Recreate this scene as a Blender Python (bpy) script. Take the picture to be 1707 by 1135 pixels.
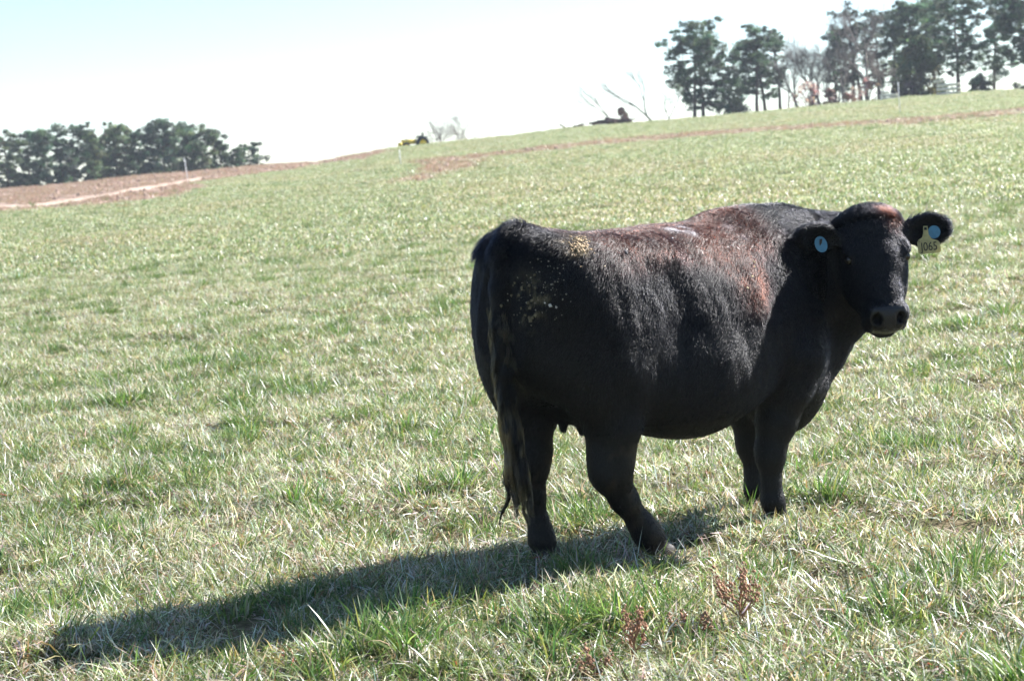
import bpy, math, random
import numpy as np
from mathutils import Vector, Matrix

random.seed(7)
rng = np.random.default_rng(7)
scene = bpy.context.scene
for o in list(bpy.data.objects):
    bpy.data.objects.remove(o)
COL = scene.collection

# ================================================================ camera
F_PX, CAM_H = 2950.0, 1.55                    # focal length in pixels of the 1707-wide photograph; eye height
PITCH, ROLL = math.atan(270 / F_PX), math.radians(3.5)
C_FWD = np.array([0, math.cos(PITCH), -math.sin(PITCH)])
_r0 = np.array([1.0, 0, 0]); _u0 = np.cross(_r0, C_FWD)
C_R = _r0 * math.cos(ROLL) - _u0 * math.sin(ROLL)
C_U = _u0 * math.cos(ROLL) + _r0 * math.sin(ROLL)
C_O = np.array([0, 0, CAM_H])
cam_data = bpy.data.cameras.new('camera')
cam_data.sensor_width = 36.0
cam_data.lens = F_PX * 36.0 / 1707.0
cam_data.clip_start, cam_data.clip_end = 0.1, 4000.0
cam_data.dof.use_dof = True
cam_data.dof.focus_distance = 7.15
cam_data.dof.aperture_fstop = 5.6
cam = bpy.data.objects.new('camera', cam_data)
COL.objects.link(cam)
cam.matrix_world = Matrix(((C_R[0], C_U[0], -C_FWD[0], 0), (C_R[1], C_U[1], -C_FWD[1], 0),
                           (C_R[2], C_U[2], -C_FWD[2], CAM_H), (0, 0, 0, 1)))
scene.camera = cam

# ================================================================ sky, sun, exposure
SUN_EL, SUN_AZ = math.radians(34), math.radians(58)     # azimuth from +Y towards +X
world = bpy.data.worlds.new('World'); scene.world = world
world.use_nodes = True
wn = world.node_tree.nodes; wl = world.node_tree.links
sky = wn.new('ShaderNodeTexSky'); sky.sky_type = 'NISHITA'; sky.sun_disc = False
sky.sun_elevation = SUN_EL; sky.sun_rotation = SUN_AZ
sky.altitude = 200; sky.air_density = 1.0; sky.dust_density = 0.3; sky.ozone_density = 3.0
wl.new(sky.outputs[0], wn['Background'].inputs[0])
wn['Background'].inputs[1].default_value = 0.058
sun_data = bpy.data.lights.new('sun', 'SUN')
sun_data.energy = 5.0; sun_data.angle = math.radians(0.5); sun_data.color = (1.0, 0.975, 0.945)
sun = bpy.data.objects.new('sun', sun_data); COL.objects.link(sun)
SUN_V = Vector((math.sin(SUN_AZ) * math.cos(SUN_EL), math.cos(SUN_AZ) * math.cos(SUN_EL), math.sin(SUN_EL)))
sun.rotation_euler = SUN_V.to_track_quat('Z', 'Y').to_euler()
sun.location = (40, 40, 30)
vs = scene.view_settings
vs.view_transform = 'Standard'; vs.look = 'None'; vs.exposure = 1.88; vs.gamma = 1.0; vs.use_curve_mapping = False
try:
    scene.cycles_curves.shape = 'RIBBONS'
except Exception:
    pass
scene.cycles.max_bounces = 8
scene.cycles.transparent_max_bounces = 8

# ================================================================ helpers
def tag(o, label=None, cat=None, group=None, kind=None):
    if label: o['label'] = label
    if cat: o['category'] = cat
    if group: o['group'] = group
    if kind: o['kind'] = kind
    return o

def empty(name, loc, rz=0.0):
    o = bpy.data.objects.new(name, None); COL.objects.link(o)
    o.location = loc; o.rotation_euler = (0, 0, rz); o.empty_display_size = .2
    return o

def link(name, me, parent=None, mat=None, smooth=False):
    o = bpy.data.objects.new(name, me); COL.objects.link(o)
    if mat is not None: me.materials.append(mat)
    if parent is not None: o.parent = parent
    if smooth: me.polygons.foreach_set('use_smooth', np.ones(len(me.polygons), bool))
    return o

def np_mesh(name, V, faces, smooth=False):
    """faces: list of (n,k) int arrays"""
    V = np.asarray(V, np.float32)
    faces = [np.asarray(f, np.int32) for f in faces if len(f)]
    me = bpy.data.meshes.new(name)
    me.vertices.add(len(V)); me.vertices.foreach_set('co', V.ravel())
    nl = sum(f.size for f in faces); npol = sum(len(f) for f in faces)
    me.loops.add(nl); me.polygons.add(npol)
    me.loops.foreach_set('vertex_index', np.concatenate([f.ravel() for f in faces]))
    st, k = [], 0
    for f in faces:
        st.append(k + np.arange(len(f)) * f.shape[1]); k += f.size
    me.polygons.foreach_set('loop_start', np.concatenate(st).astype(np.int32))
    me.update(calc_edges=True)
    if smooth: me.polygons.foreach_set('use_smooth', np.ones(npol, bool))
    return me

def add_col(me, name, C, domain='POINT'):
    C = np.asarray(C, np.float32)
    if C.shape[1] == 3: C = np.concatenate([C, np.ones((len(C), 1), np.float32)], 1)
    a = me.attributes.new(name, 'FLOAT_COLOR', domain); a.data.foreach_set('color', C.ravel())

class MB:
    """collects tubes, boxes and lathed shapes for one mesh"""
    def __init__(s): s.v, s.f3, s.f4, s.n = [], [], [], 0
    def add(s, V, f4=None, f3=None):
        s.v.append(np.asarray(V, float))
        if f4 is not None and len(f4): s.f4.append(np.asarray(f4) + s.n)
        if f3 is not None and len(f3): s.f3.append(np.asarray(f3) + s.n)
        s.n += len(V)
    def tube(s, pts, rad, sides=6, cap=True):
        P = np.asarray(pts, float); n = len(P)
        rad = np.broadcast_to(np.asarray(rad, float), (n,))
        T = np.gradient(P, axis=0); T /= np.linalg.norm(T, axis=1)[:, None] + 1e-9
        ref = np.array([0, 0, 1.0]) if abs(T[0, 2]) < .9 else np.array([1.0, 0, 0])
        A = np.cross(T, ref); A /= np.linalg.norm(A, axis=1)[:, None] + 1e-9
        B = np.cross(T, A)
        th = np.arange(sides) * 2 * math.pi / sides
        V = P[:, None] + rad[:, None, None] * (np.cos(th)[None, :, None] * A[:, None] + np.sin(th)[None, :, None] * B[:, None])
        i = np.arange(n - 1)[:, None] * sides; j = np.arange(sides)[None]; j2 = (j + 1) % sides
        f = np.stack([i + j, i + j2, i + sides + j2, i + sides + j], -1).reshape(-1, 4)
        V = V.reshape(-1, 3); f3 = []
        if cap:
            V = np.concatenate([V, P[:1], P[-1:]]); a, b = n * sides, n * sides + 1
            for k in range(sides):
                f3.append((a, (k + 1) % sides, k)); f3.append((b, (n - 1) * sides + k, (n - 1) * sides + (k + 1) % sides))
        s.add(V, f, f3)
    def box(s, c, half, M=None):
        q = np.array([(x, y, z) for x in (-1, 1) for y in (-1, 1) for z in (-1, 1)], float) * np.array(half)
        if M is not None: q = q @ np.asarray(M)
        s.add(q + np.array(c), [(0, 1, 3, 2), (4, 6, 7, 5), (0, 4, 5, 1), (2, 3, 7, 6), (0, 2, 6, 4), (1, 5, 7, 3)])
    def lathe(s, prof, c, axis=2, sides=24):
        prof = np.asarray(prof, float); th = np.arange(sides) * 2 * math.pi / sides
        V = np.zeros((len(prof), sides, 3))
        V[..., 0] = prof[:, :1] * np.cos(th); V[..., 1] = prof[:, :1] * np.sin(th); V[..., 2] = prof[:, 1:]
        if axis == 1: V = V[..., [0, 2, 1]]
        if axis == 0: V = V[..., [2, 0, 1]]
        i = np.arange(len(prof) - 1)[:, None] * sides; j = np.arange(sides)[None]; j2 = (j + 1) % sides
        f = np.stack([i + j, i + j2, i + sides + j2, i + sides + j], -1).reshape(-1, 4)
        s.add(V.reshape(-1, 3) + np.array(c), f)
    def build(s, name, mat, parent=None, smooth=True):
        me = np_mesh(name, np.concatenate(s.v), [np.concatenate(x) for x in (s.f4, s.f3) if x], smooth)
        return link(name, me, parent, mat)

# value noise -------------------------------------------------------
_tab = np.random.default_rng(3).random((256, 256)).astype(np.float32)
def vnoise(x, y, seed=0):
    xi = np.floor(x); yi = np.floor(y); fx = x - xi; fy = y - yi
    xi = xi.astype(np.int64) + 37 * seed; yi = yi.astype(np.int64) + 91 * seed
    fx = fx * fx * fx * (fx * (fx * 6 - 15) + 10); fy = fy * fy * fy * (fy * (fy * 6 - 15) + 10)
    g = lambda a, b: _tab[a & 255, b & 255]
    return (g(xi, yi) * (1 - fx) + g(xi + 1, yi) * fx) * (1 - fy) + (g(xi, yi + 1) * (1 - fx) + g(xi + 1, yi + 1) * fx) * fy
def fbm(x, y, seed=0, octv=4):
    s, a, t = 0, .5, 0
    for k in range(octv):
        s = s + a * vnoise(x * 2 ** k, y * 2 ** k, seed + k); t += a; a *= .55
    return s / t
def sstep(a, b, x):
    t = np.clip((x - a) / (b - a), 0, 1); return t * t * (3 - 2 * t)

# projection of world points into the photograph, used to find where things stand in the world
def proj(p):
    q = np.asarray(p, float) - C_O; w = q @ C_FWD
    return np.stack([853.5 + F_PX * (q @ C_R) / w, 567.5 - F_PX * (q @ C_U) / w], -1)
def ray(px, py):
    d = C_FWD * F_PX + C_R * (px - 853.5) - C_U * (py - 567.5); return d / np.linalg.norm(d)

# ---------------------------------------------------------------- node helpers
def new_mat(name):
    m = bpy.data.materials.new(name); m.use_nodes = True
    nt = m.node_tree; b = nt.nodes['Principled BSDF']
    return m, nt, b
def N(nt, t, **kw):
    n = nt.nodes.new(t)
    for k, v in kw.items(): setattr(n, k, v)
    return n
def plain(name, col, rough=.7, noise=.25, scale=8.0, spec=.3, bump=0.0, metal=0.0):
    m, nt, b = new_mat(name)
    tc = N(nt, 'ShaderNodeTexCoord'); nz = N(nt, 'ShaderNodeTexNoise'); nz.inputs['Scale'].default_value = scale; nz.inputs['Detail'].default_value = 6
    nt.links.new(tc.outputs['Object'], nz.inputs['Vector'])
    r = N(nt, 'ShaderNodeValToRGB'); c = np.array(col)
    r.color_ramp.elements[0].position = .3; r.color_ramp.elements[1].position = .7
    r.color_ramp.elements[0].color = (*np.clip(c * (1 - noise), 0, 1), 1); r.color_ramp.elements[1].color = (*np.clip(c * (1 + noise), 0, 1), 1)
    nt.links.new(nz.outputs[0], r.inputs[0]); nt.links.new(r.outputs[0], b.inputs['Base Color'])
    b.inputs['Roughness'].default_value = rough; b.inputs['Specular IOR Level'].default_value = spec; b.inputs['Metallic'].default_value = metal
    if bump:
        bp = N(nt, 'ShaderNodeBump'); bp.inputs['Strength'].default_value = bump; bp.inputs['Distance'].default_value = .02
        nt.links.new(nz.outputs[0], bp.inputs['Height']); nt.links.new(bp.outputs[0], b.inputs['Normal'])
    return m

# ================================================================ terrain
RIDGE = [(-60, 324), (0, 316), (130, 305), (230, 293), (330, 286), (440, 275), (530, 271), (650, 248), (760, 236), (860, 226), (960, 213),
         (1060, 205), (1160, 197), (1280, 186), (1400, 174), (1500, 164), (1620, 154), (1707, 150), (1800, 142)]
RD = 150.0
_az, _el = [], []
for p in RIDGE:
    d = ray(*p); _az.append(math.atan2(d[0], d[1])); _el.append(d[2] / math.hypot(d[0], d[1]))
_az = np.array(_az); _zr = CAM_H + RD * np.array(_el)
def ground_z(x, y, micro=True):
    x = np.asarray(x, float); y = np.asarray(y, float)
    d = np.hypot(x, y) + 1e-6; az = np.arctan2(x, y)
    zr = np.interp(az, _az, _zr)
    zr = .8 + (zr - .8) * (.35 + .65 * sstep(-.3, .6, np.cos(az)))
    t = np.clip((d - 12) / (RD - 12), 0, 1)
    z = zr * t ** 1.25
    over = np.clip(d - RD, 0, None)
    z = z - .035 * over * over / (over + 6)
    far = sstep(25, 60, d) * (1 - sstep(RD * .8, RD, d))
    z = z + far * .22 * (fbm(x / 17, y / 17, 5, 3) - .5)
    if micro:
        near = 1 - sstep(45, 90, d)
        z = z + near * (.11 * (fbm(x / .85, y / .85, 1, 3) - .5) + .035 * (vnoise(x / .22, y / .22, 9) - .5))
    return z
def hit_ground(px, py):
    d = ray(px, py); prev = 2.0
    ts = np.concatenate([np.arange(3, 60, .1), np.arange(60, 400, .25)])
    P = C_O + ts[:, None] * d
    below = P[:, 2] < ground_z(P[:, 0], P[:, 1], False)
    if not below.any(): return None
    return P[np.argmax(below)]
def at_dist(px, dist, py=250):
    """a point on the ground in the direction of column px, dist metres away"""
    d = ray(px, py); h = math.hypot(d[0], d[1]); x, y = d[0] / h * dist, d[1] / h * dist
    return np.array([x, y, float(ground_z(x, y))])

def poly_mask(P, poly):
    x, y = P[:, 0], P[:, 1]; ins = np.zeros(len(P), bool); n = len(poly)
    for i in range(n):
        (x1, y1), (x2, y2) = poly[i], poly[(i + 1) % n]
        c = ((y1 > y) != (y2 > y)); 
        with np.errstate(divide='ignore', invalid='ignore'):
            ins ^= c & (x < (x2 - x1) * (y - y1) / (y2 - y1 + 1e-12) + x1)
    return ins
SOIL = [[(-200, 380), (-20, 356), (60, 351), (130, 346), (210, 343), (290, 334), (300, 322), (340, 306), (400, 296), (450, 287), (530, 276), (640, 256), (640, 246), (530, 262), (430, 268), (-20, 300), (-200, 320)],
        [(640, 309), (690, 290), (700, 268), (780, 258), (850, 253), (870, 258), (800, 277), (740, 290), (690, 304)],
        [(440, 302), (520, 290), (620, 282), (620, 287), (520, 297)]]
TRACKS = [([(850, 256), (930, 246), (1010, 238), (1100, 230), (1200, 222), (1300, 215), (1400, 209), (1500, 203), (1600, 195), (1707, 184), (1800, 172)], 5.0),
          ([(1500, 207), (1600, 199), (1707, 189)], 3.0)]
PALE = [([(-60, 345), (0, 344), (60, 342), (95, 338), (150, 330), (190, 324), (215, 317), (260, 311), (310, 303), (335, 298)], 3.2)]
def line_d(P, line):
    best = np.full(len(P), 1e9)
    for (a, b) in zip(line[:-1], line[1:]):
        a = np.array(a, float); e = np.array(b, float) - a
        t = np.clip(((P - a) @ e) / (e @ e), 0, 1); best = np.minimum(best, np.hypot(*(P - a - t[:, None] * e).T))
    return best
def soil_masks(x, y, z):
    """bare red soil and the pale wheel track, as fixed places on the hill"""
    n = len(x); soil = np.zeros(n); pale = np.zeros(n)
    d = np.hypot(x, y); m = (y > 35) & (d < RD + 15)
    if m.any():
        P = proj(np.stack([x[m], y[m], z[m]], -1))
        wob = np.stack([(fbm(x[m] / 6, y[m] / 6, 11, 3) - .5) * 60, (fbm(x[m] / 4, y[m] / 9, 14, 4) - .5) * 16], -1)
        Q = P + wob; s = np.zeros(len(P))
        for k, p in enumerate(SOIL): s = np.maximum(s, poly_mask(Q, p) * (.92 if k == 0 else .6 if k == 1 else .3))
        for l, w in TRACKS: s = np.maximum(s, .62 * (.45 + .9 * fbm(x[m] / 3, y[m] / 3, 19, 3)) * (1 - sstep(w * .35, w * 1.4, line_d(P + wob * .12, l))))
        soil[m] = s
        for l, w in PALE: pale[m] = np.maximum(pale[m], 1 - sstep(w * .5, w * 1.3, line_d(P + wob * .1, l)))
    soil[(d >= RD + 15)] = .3
    return soil, pale

def build_ground():
    fine = np.radians(np.arange(-24, 24.01, .2)); coarse = np.radians(np.arange(32, 329, 8))
    th = np.concatenate([fine, coarse]); nt_ = len(th)
    r = .5 * 1.0125 ** np.arange(0, 610); r = np.concatenate([r, [1400, 2600]]); nr = len(r)
    X = (r[:, None] * np.sin(th)[None]).ravel(); Y = (r[:, None] * np.cos(th)[None]).ravel()
    Z = ground_z(X, Y)
    soil, pale = soil_masks(X, Y, Z)
    Z = Z + soil * (.07 * (fbm(X / 1.6, Y / 2.6, 41, 3) - .5)) - .06 * pale
    i = np.arange(nr - 1)[:, None] * nt_; j = np.arange(nt_)[None]; j2 = (j + 1) % nt_
    q = np.stack([i + j, i + nt_ + j, i + nt_ + j2, i + j2], -1).reshape(-1, 4)
    c = len(X)
    V = np.concatenate([np.stack([X, Y, Z], -1), [[0, 0, ground_z(0, 0)]]])
    f3 = np.stack([np.full(nt_, c), np.arange(nt_), (np.arange(nt_) + 1) % nt_], -1)
    me = np_mesh('ground', V, [q, f3], True)
    add_col(me, 'cover', np.concatenate([np.stack([soil, pale, sstep(14, 40, np.hypot(X, Y))], -1), [[0, 0, 0]]]))
    m, nt, b = new_mat('pasture_soil')
    L = nt.links.new
    geo = N(nt, 'ShaderNodeNewGeometry')
    def noise(scale, det=6):
        z = N(nt, 'ShaderNodeTexNoise'); z.inputs['Scale'].default_value = scale; z.inputs['Detail'].default_value = det
        L(geo.outputs['Position'], z.inputs['Vector']); return z
    def ramp(src, stops):
        q = N(nt, 'ShaderNodeValToRGB'); e = q.color_ramp.elements
        while len(e) < len(stops): e.new(.5)
        for k, (p, c) in enumerate(stops): e[k].position = p; e[k].color = (*c, 1)
        L(src, q.inputs[0]); return q
    def mix(a, b_, f):
        q = N(nt, 'ShaderNodeMix', data_type='RGBA'); 
        if isinstance(f, float): q.inputs[0].default_value = f
        else: L(f, q.inputs[0])
        L(a, q.inputs[6]); L(b_, q.inputs[7]); return q.outputs[2]
    n1, n2, n3 = noise(3.0), noise(40.0), noise(.35)
    thatch = ramp(n2.outputs[0], [(.3, (.06, .042, .022)), (.5, (.13, .10, .055)), (.7, (.24, .19, .12))])
    green = ramp(n2.outputs[0], [(.3, (.045, .048, .02)), (.6, (.11, .11, .05)), (.75, (.22, .20, .12))])
    gmix = ramp(n1.outputs[0], [(.38, (0, 0, 0)), (.62, (1, 1, 1))])
    base = mix(thatch.outputs[0], green.outputs[0], gmix.outputs[0])
    turf = ramp(n2.outputs[0], [(.3, (.10, .125, .05)), (.55, (.18, .215, .10)), (.75, (.30, .32, .18))])
    red = ramp(n2.outputs[0], [(.3, (.22, .15, .122)), (.55, (.32, .23, .19)), (.75, (.43, .32, .27))])
    red2 = ramp(n3.outputs[0], [(.35, (.7, .7, .7)), (.65, (1.15, 1.1, 1.05))])
    mul = N(nt, 'ShaderNodeMix', data_type='RGBA', blend_type='MULTIPLY'); mul.inputs[0].default_value = 1
    L(red.outputs[0], mul.inputs[6]); L(red2.outputs[0], mul.inputs[7])
    at = N(nt, 'ShaderNodeAttribute', attribute_name='cover'); sp = N(nt, 'ShaderNodeSeparateColor'); L(at.outputs['Color'], sp.inputs[0])
    base = mix(base, turf.outputs[0], sp.outputs[2])
    c1 = mix(base, mul.outputs[2], sp.outputs[0])
    pal = ramp(n2.outputs[0], [(.3, (.36, .26, .2)), (.7, (.55, .44, .36))])
    c2 = mix(c1, pal.outputs[0], sp.outputs[1])
    L(c2, b.inputs['Base Color']); b.inputs['Roughness'].default_value = .95; b.inputs['Specular IOR Level'].default_value = .1
    bp = N(nt, 'ShaderNodeBump'); bp.inputs['Strength'].default_value = .6; bp.inputs['Distance'].default_value = .03
    L(n2.outputs[0], bp.inputs['Height']); L(bp.outputs[0], b.inputs['Normal'])
    o = link('ground', me, None, m); tag(o, 'rolling pasture slope rising to the ridge', None, None, 'structure')
build_ground()
# ================================================================ grass: one mass of blades, scattered as small tufts
def blade_mat():
    m, nt, b = new_mat('grass_blade'); L = nt.links.new
    at = N(nt, 'ShaderNodeAttribute', attribute_name='tint')
    ia = N(nt, 'ShaderNodeAttribute', attribute_name='patch', attribute_type='INSTANCER')
    mul = N(nt, 'ShaderNodeMix', data_type='RGBA', blend_type='MULTIPLY'); mul.inputs[0].default_value = 1
    L(at.outputs['Color'], mul.inputs[6]); L(ia.outputs['Color'], mul.inputs[7])
    L(mul.outputs[2], b.inputs['Base Color'])
    b.inputs['Roughness'].default_value = .36; b.inputs['Specular IOR Level'].default_value = .55
    tr = N(nt, 'ShaderNodeBsdfTranslucent')
    g = N(nt, 'ShaderNodeMix', data_type='RGBA', blend_type='MULTIPLY'); g.inputs[0].default_value = 1
    g.inputs[7].default_value = (1.0, 1.0, .78, 1)
    L(mul.outputs[2], g.inputs[6]); L(g.outputs[2], tr.inputs['Color'])
    mx = N(nt, 'ShaderNodeMixShader'); mx.inputs[0].default_value = .47
    L(b.outputs[0], mx.inputs[1]); L(tr.outputs[0], mx.inputs[2])
    L(mx.outputs[0], nt.nodes['Material Output'].inputs['Surface'])
    return m
M_BLADE = blade_mat()
PAL = dict(green=(.124, .206, .052), lush=(.070, .150, .044), yellow=(.255, .285, .10), straw=(.47, .425, .30), pale=(.78, .745, .65), brown=(.25, .15, .075), rust=(.30, .205, .165))  # pale straw is whitened further to imitate sun glints on blades

def tuft_mesh(name, n, rad, hmin, hmax, lean0, lean1, w, mixw, curl=.5, seg=3, seed=0, outward=False, roll=1.0):
    r = np.random.default_rng(seed)
    a = r.random(n) * 2 * math.pi; q = rad * np.sqrt(r.random(n))
    bx, by = q * np.cos(a), q * np.sin(a)
    az = (a + r.normal(0, .5, n)) if outward else r.random(n) * 2 * math.pi
    h = hmin + (hmax - hmin) * r.random(n) ** 1.4
    lean = np.radians(lean0 + (lean1 - lean0) * r.random(n))
    crl = np.abs(r.normal(0, curl, n)); wd = w * (.6 + .8 * r.random(n))
    names = list(mixw); pr = np.array([mixw[k] for k in names], float); pr /= pr.sum()
    ci = r.choice(len(names), n, p=pr)
    base = np.array([PAL[k] for k in names])[ci] * (.75 + .5 * r.random((n, 1))) * (1 + .12 * r.normal(size=(n, 3)))
    V, Cc = [], []
    P = np.stack([bx, by, np.full(n, -.012)], -1)
    side = np.stack([-np.sin(az), np.cos(az), np.zeros(n)], -1); side = side + r.normal(0, .5 * roll, (n, 3)); side /= np.linalg.norm(side, axis=1)[:, None]
    for k in range(seg + 1):
        t = k / seg
        wk = wd * (1 - t ** 1.6) * (.75 + .5 * min(1, t * 3)) * .5
        if k < seg: V += [P - side * wk[:, None], P + side * wk[:, None]]
        else: V += [P]
        Cc += [base * (.62 + .38 * min(1, t * 1.6 + .15))] * (2 if k < seg else 1)      # darker towards the root, full colour from mid-blade up
        ang = lean + crl * (t + .5 / seg) * 1.2
        step = (h / seg)[:, None]
        P = P + step * np.stack([np.sin(ang) * np.cos(az), np.sin(ang) * np.sin(az), np.cos(ang)], -1)
        P[:, 2] = np.maximum(P[:, 2], .004 + .02 * r.random(n))
    V = np.stack(V, 1).reshape(-1, 3); Cc = np.stack(Cc, 1).reshape(-1, 3)      # per blade: 2*seg+1 verts
    m = 2 * seg + 1; o = np.arange(n)[:, None] * m
    f4 = np.concatenate([o + np.array([[2 * k, 2 * k + 1, 2 * k + 3, 2 * k + 2]]) for k in range(seg - 1)])
    f3 = o + np.array([[2 * seg - 2, 2 * seg - 1, 2 * seg]])
    me = np_mesh(name, V, [f4, f3], True); add_col(me, 'tint', np.clip(Cc, .01, .9))
    me.materials.append(M_BLADE)
    return me

turf_mix = dict(green=2.4, yellow=1.8, straw=2.8, pale=2.2, brown=.9, lush=.8)
dry_mix = dict(straw=3, pale=3, yellow=.8, green=.5, brown=.8)
lush_mix = dict(lush=3, green=4, yellow=1, straw=.3)
KINDS_NEAR = []
for k in range(4): KINDS_NEAR.append(('turf', tuft_mesh('turf_tuft', 230, .16, .05, .13, 15, 86, .0042, turf_mix, .7, 3, 10 + k)))
for k in range(3): KINDS_NEAR.append(('dry', tuft_mesh('straw_tuft', 95, .16, .05, .15, 45, 96, .0042, dry_mix, .5, 3, 20 + k)))
for k in range(3): KINDS_NEAR.append(('lush', tuft_mesh('green_tuft', 70, .07, .06, .16, 5, 55, .0048, lush_mix, .7, 4, 30 + k, True)))
for k in range(2): KINDS_NEAR.append(('drystand', tuft_mesh('dry_stem_tuft', 28, .10, .07, .165, 10, 72, .0036, dry_mix, .35, 3, 40 + k)))
for k in range(2): KINDS_NEAR.append(('mid', tuft_mesh('green_turf_tuft', 170, .15, .055, .14, 5, 68, .0042, dict(green=4, lush=1.5, yellow=2, straw=.8), .6, 3, 50 + k)))
N_NEAR = len(KINDS_NEAR)
for k in range(4): KINDS_NEAR.append(('far', tuft_mesh('far_turf_tuft', 420, .55, .03, .10, 10, 82, .010, dict(green=3.2, yellow=2.2, straw=2.2, pale=2.2, lush=.8), .6, 2, 60 + k)))
for k in range(2): KINDS_NEAR.append(('weed', tuft_mesh('dead_weed_tuft', 160, .55, .05, .2, 5, 70, .012, dict(rust=3, brown=1, straw=.35), .4, 2, 70 + k)))
GRASS_COL = bpy.data.collections.new('grass_sources')
for k, (nm, me) in enumerate(KINDS_NEAR):
    GRASS_COL.objects.link(bpy.data.objects.new('src_%02d' % k, me))
IDX = {}
for k, (nm, _) in enumerate(KINDS_NEAR): IDX.setdefault(nm, []).append(k)

def scatter(n_per_m2, d0, d1, seed):
    """random points in the field's visible sector (a little wider than the frame)"""
    r = np.random.default_rng(seed)
    hw = math.radians(21)
    area = hw * (d1 * d1 - d0 * d0); n = int(area * n_per_m2)
    d = np.sqrt(d0 * d0 + (d1 * d1 - d0 * d0) * r.random(n)); a = (r.random(n) * 2 - 1) * hw
    return d * np.sin(a), d * np.cos(a), r

pts, idx, rot, scl, pat = [], [], [], [], []
def emit(x, y, kind, s0, s1, r, tint=None):
    n = len(x)
    if n == 0: return
    z = ground_z(x, y)
    pts.append(np.stack([x, y, z], -1)); idx.append(np.array(IDX[kind])[r.integers(0, len(IDX[kind]), n)])
    rot.append(np.stack([r.normal(0, .08, n), r.normal(0, .08, n), r.random(n) * 6.283], -1))
    scl.append(s0 + (s1 - s0) * r.random(n))
    t = np.ones((n, 3)) if tint is None else tint
    pat.append(t * (.86 + .28 * r.random((n, 1))))
def dryness(x, y): return .55 * fbm(x / .8, y / .8, 21, 4) + .45 * vnoise(x / .25, y / .25, 27)
def lushness(x, y): return .6 * fbm(x / .7, y / .7, 33, 4) + .4 * vnoise(x / .22, y / .22, 39)
def clear_of_weeds(x, y): return np.ones(len(x), bool)

# close to the camera out to the middle of the field
for (d0, d1, dens, sc) in ((3.2, 16, 48, 1.0), (16, 34, 30, 1.05)):
    x, y, r = scatter(dens, d0, d1, int(d0 * 10)); dr = dryness(x, y); lu = lushness(x, y)
    u = r.random(len(x))
    isdry = u < sstep(.36, .58, dr) * .8
    isgr = ~isdry & (u < .12 + .55 * sstep(.42, .62, lu))
    emit(x[isdry], y[isdry], 'dry', .8 * sc, 1.25 * sc, r)
    emit(x[isgr], y[isgr], 'mid', .75 * sc, 1.2 * sc, r)
    m = (~isdry & ~isgr) | (isdry & (r.random(len(x)) < .6))
    emit(x[m], y[m], 'turf', .85 * sc, 1.3 * sc, r)
    x, y, r = scatter(dens * .8, d0, d1, int(d0 * 10) + 1); lu = lushness(x, y); u = r.random(len(x))
    m = u < .035 + .95 * sstep(.57, .66, lu)
    hgt = .75 + .55 * sstep(.55, .68, lu[m])
    emit(x[m], y[m], 'lush', .75 * sc, 1.15 * sc, r); scl[-1] = scl[-1] * hgt
    x, y, r = scatter(dens * .25, d0, d1, int(d0 * 10) + 2); dr = dryness(x, y)
    m = r.random(len(x)) < .25 + .6 * sstep(.42, .6, dr)
    emit(x[m], y[m], 'drystand', .75 * sc, 1.2 * sc, r)
# darker rank tufts dotted over the middle of the hill
x, y, r = scatter(.55, 26, 95, 991); lu = fbm(x / 3.0, y / 4.0, 35, 3)
m = r.random(len(x)) < .25 + .75 * sstep(.45, .62, lu)
emit(x[m], y[m], 'lush', 1.1, 2.0, r, np.tile([.78, .82, .80], (int(m.sum()), 1)))
# far field
for (d0, d1, dens) in ((32, 70, 6.0), (70, 158, 2.4)):
    x, y, r = scatter(dens, d0, d1, int(d0)); z = ground_z(x, y)
    soil, pale = soil_masks(x, y, z)
    patchy = fbm(x / 5, y / 9, 8, 4)
    bare = (soil > .3) | (pale > .3)
    g = ~bare & (r.random(len(x)) < .85 + .15 * sstep(.35, .6, patchy))
    tn = .93 * np.stack([.99 + .10 * sstep(.45, .7, 1 - patchy[g]), np.ones(g.sum()), .93 + .04 * sstep(.45, .7, 1 - patchy[g])], -1)
    emit(x[g], y[g], 'far', .9, 1.5, r, tn)
    w = bare & (pale < .3) & (r.random(len(x)) < .5)
    emit(x[w], y[w], 'weed', .7, 1.3, r)
pts = np.concatenate(pts); idx = np.concatenate(idx); rot = np.concatenate(rot); scl = np.concatenate(scl); pat = np.concatenate(pat)
me = bpy.data.meshes.new('grass'); me.vertices.add(len(pts)); me.vertices.foreach_set('co', pts.astype(np.float32).ravel())
a = me.attributes.new('pick', 'INT', 'POINT'); a.data.foreach_set('value', idx.astype(np.int32))
a = me.attributes.new('spin', 'FLOAT_VECTOR', 'POINT'); a.data.foreach_set('vector', rot.astype(np.float32).ravel())
a = me.attributes.new('size', 'FLOAT', 'POINT'); a.data.foreach_set('value', scl.astype(np.float32))
add_col(me, 'patch', np.clip(pat, 0, 1.4))
grass = link('grass', me); tag(grass, 'short winter pasture grass, green blades mixed with straw', None, None, 'stuff')
ng = bpy.data.node_groups.new('scatter_grass', 'GeometryNodeTree')
ng.interface.new_socket('Geometry', in_out='INPUT', socket_type='NodeSocketGeometry')
ng.interface.new_socket('Geometry', in_out='OUTPUT', socket_type='NodeSocketGeometry')
gi = ng.nodes.new('NodeGroupInput'); go = ng.nodes.new('NodeGroupOutput')
iop = ng.nodes.new('GeometryNodeInstanceOnPoints'); ci = ng.nodes.new('GeometryNodeCollectionInfo')
ci.inputs['Collection'].default_value = GRASS_COL; ci.inputs['Separate Children'].default_value = True; ci.inputs['Reset Children'].default_value = True
def named(t, nme):
    n = ng.nodes.new('GeometryNodeInputNamedAttribute'); n.data_type = t; n.inputs['Name'].default_value = nme; return n.outputs['Attribute']
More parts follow.
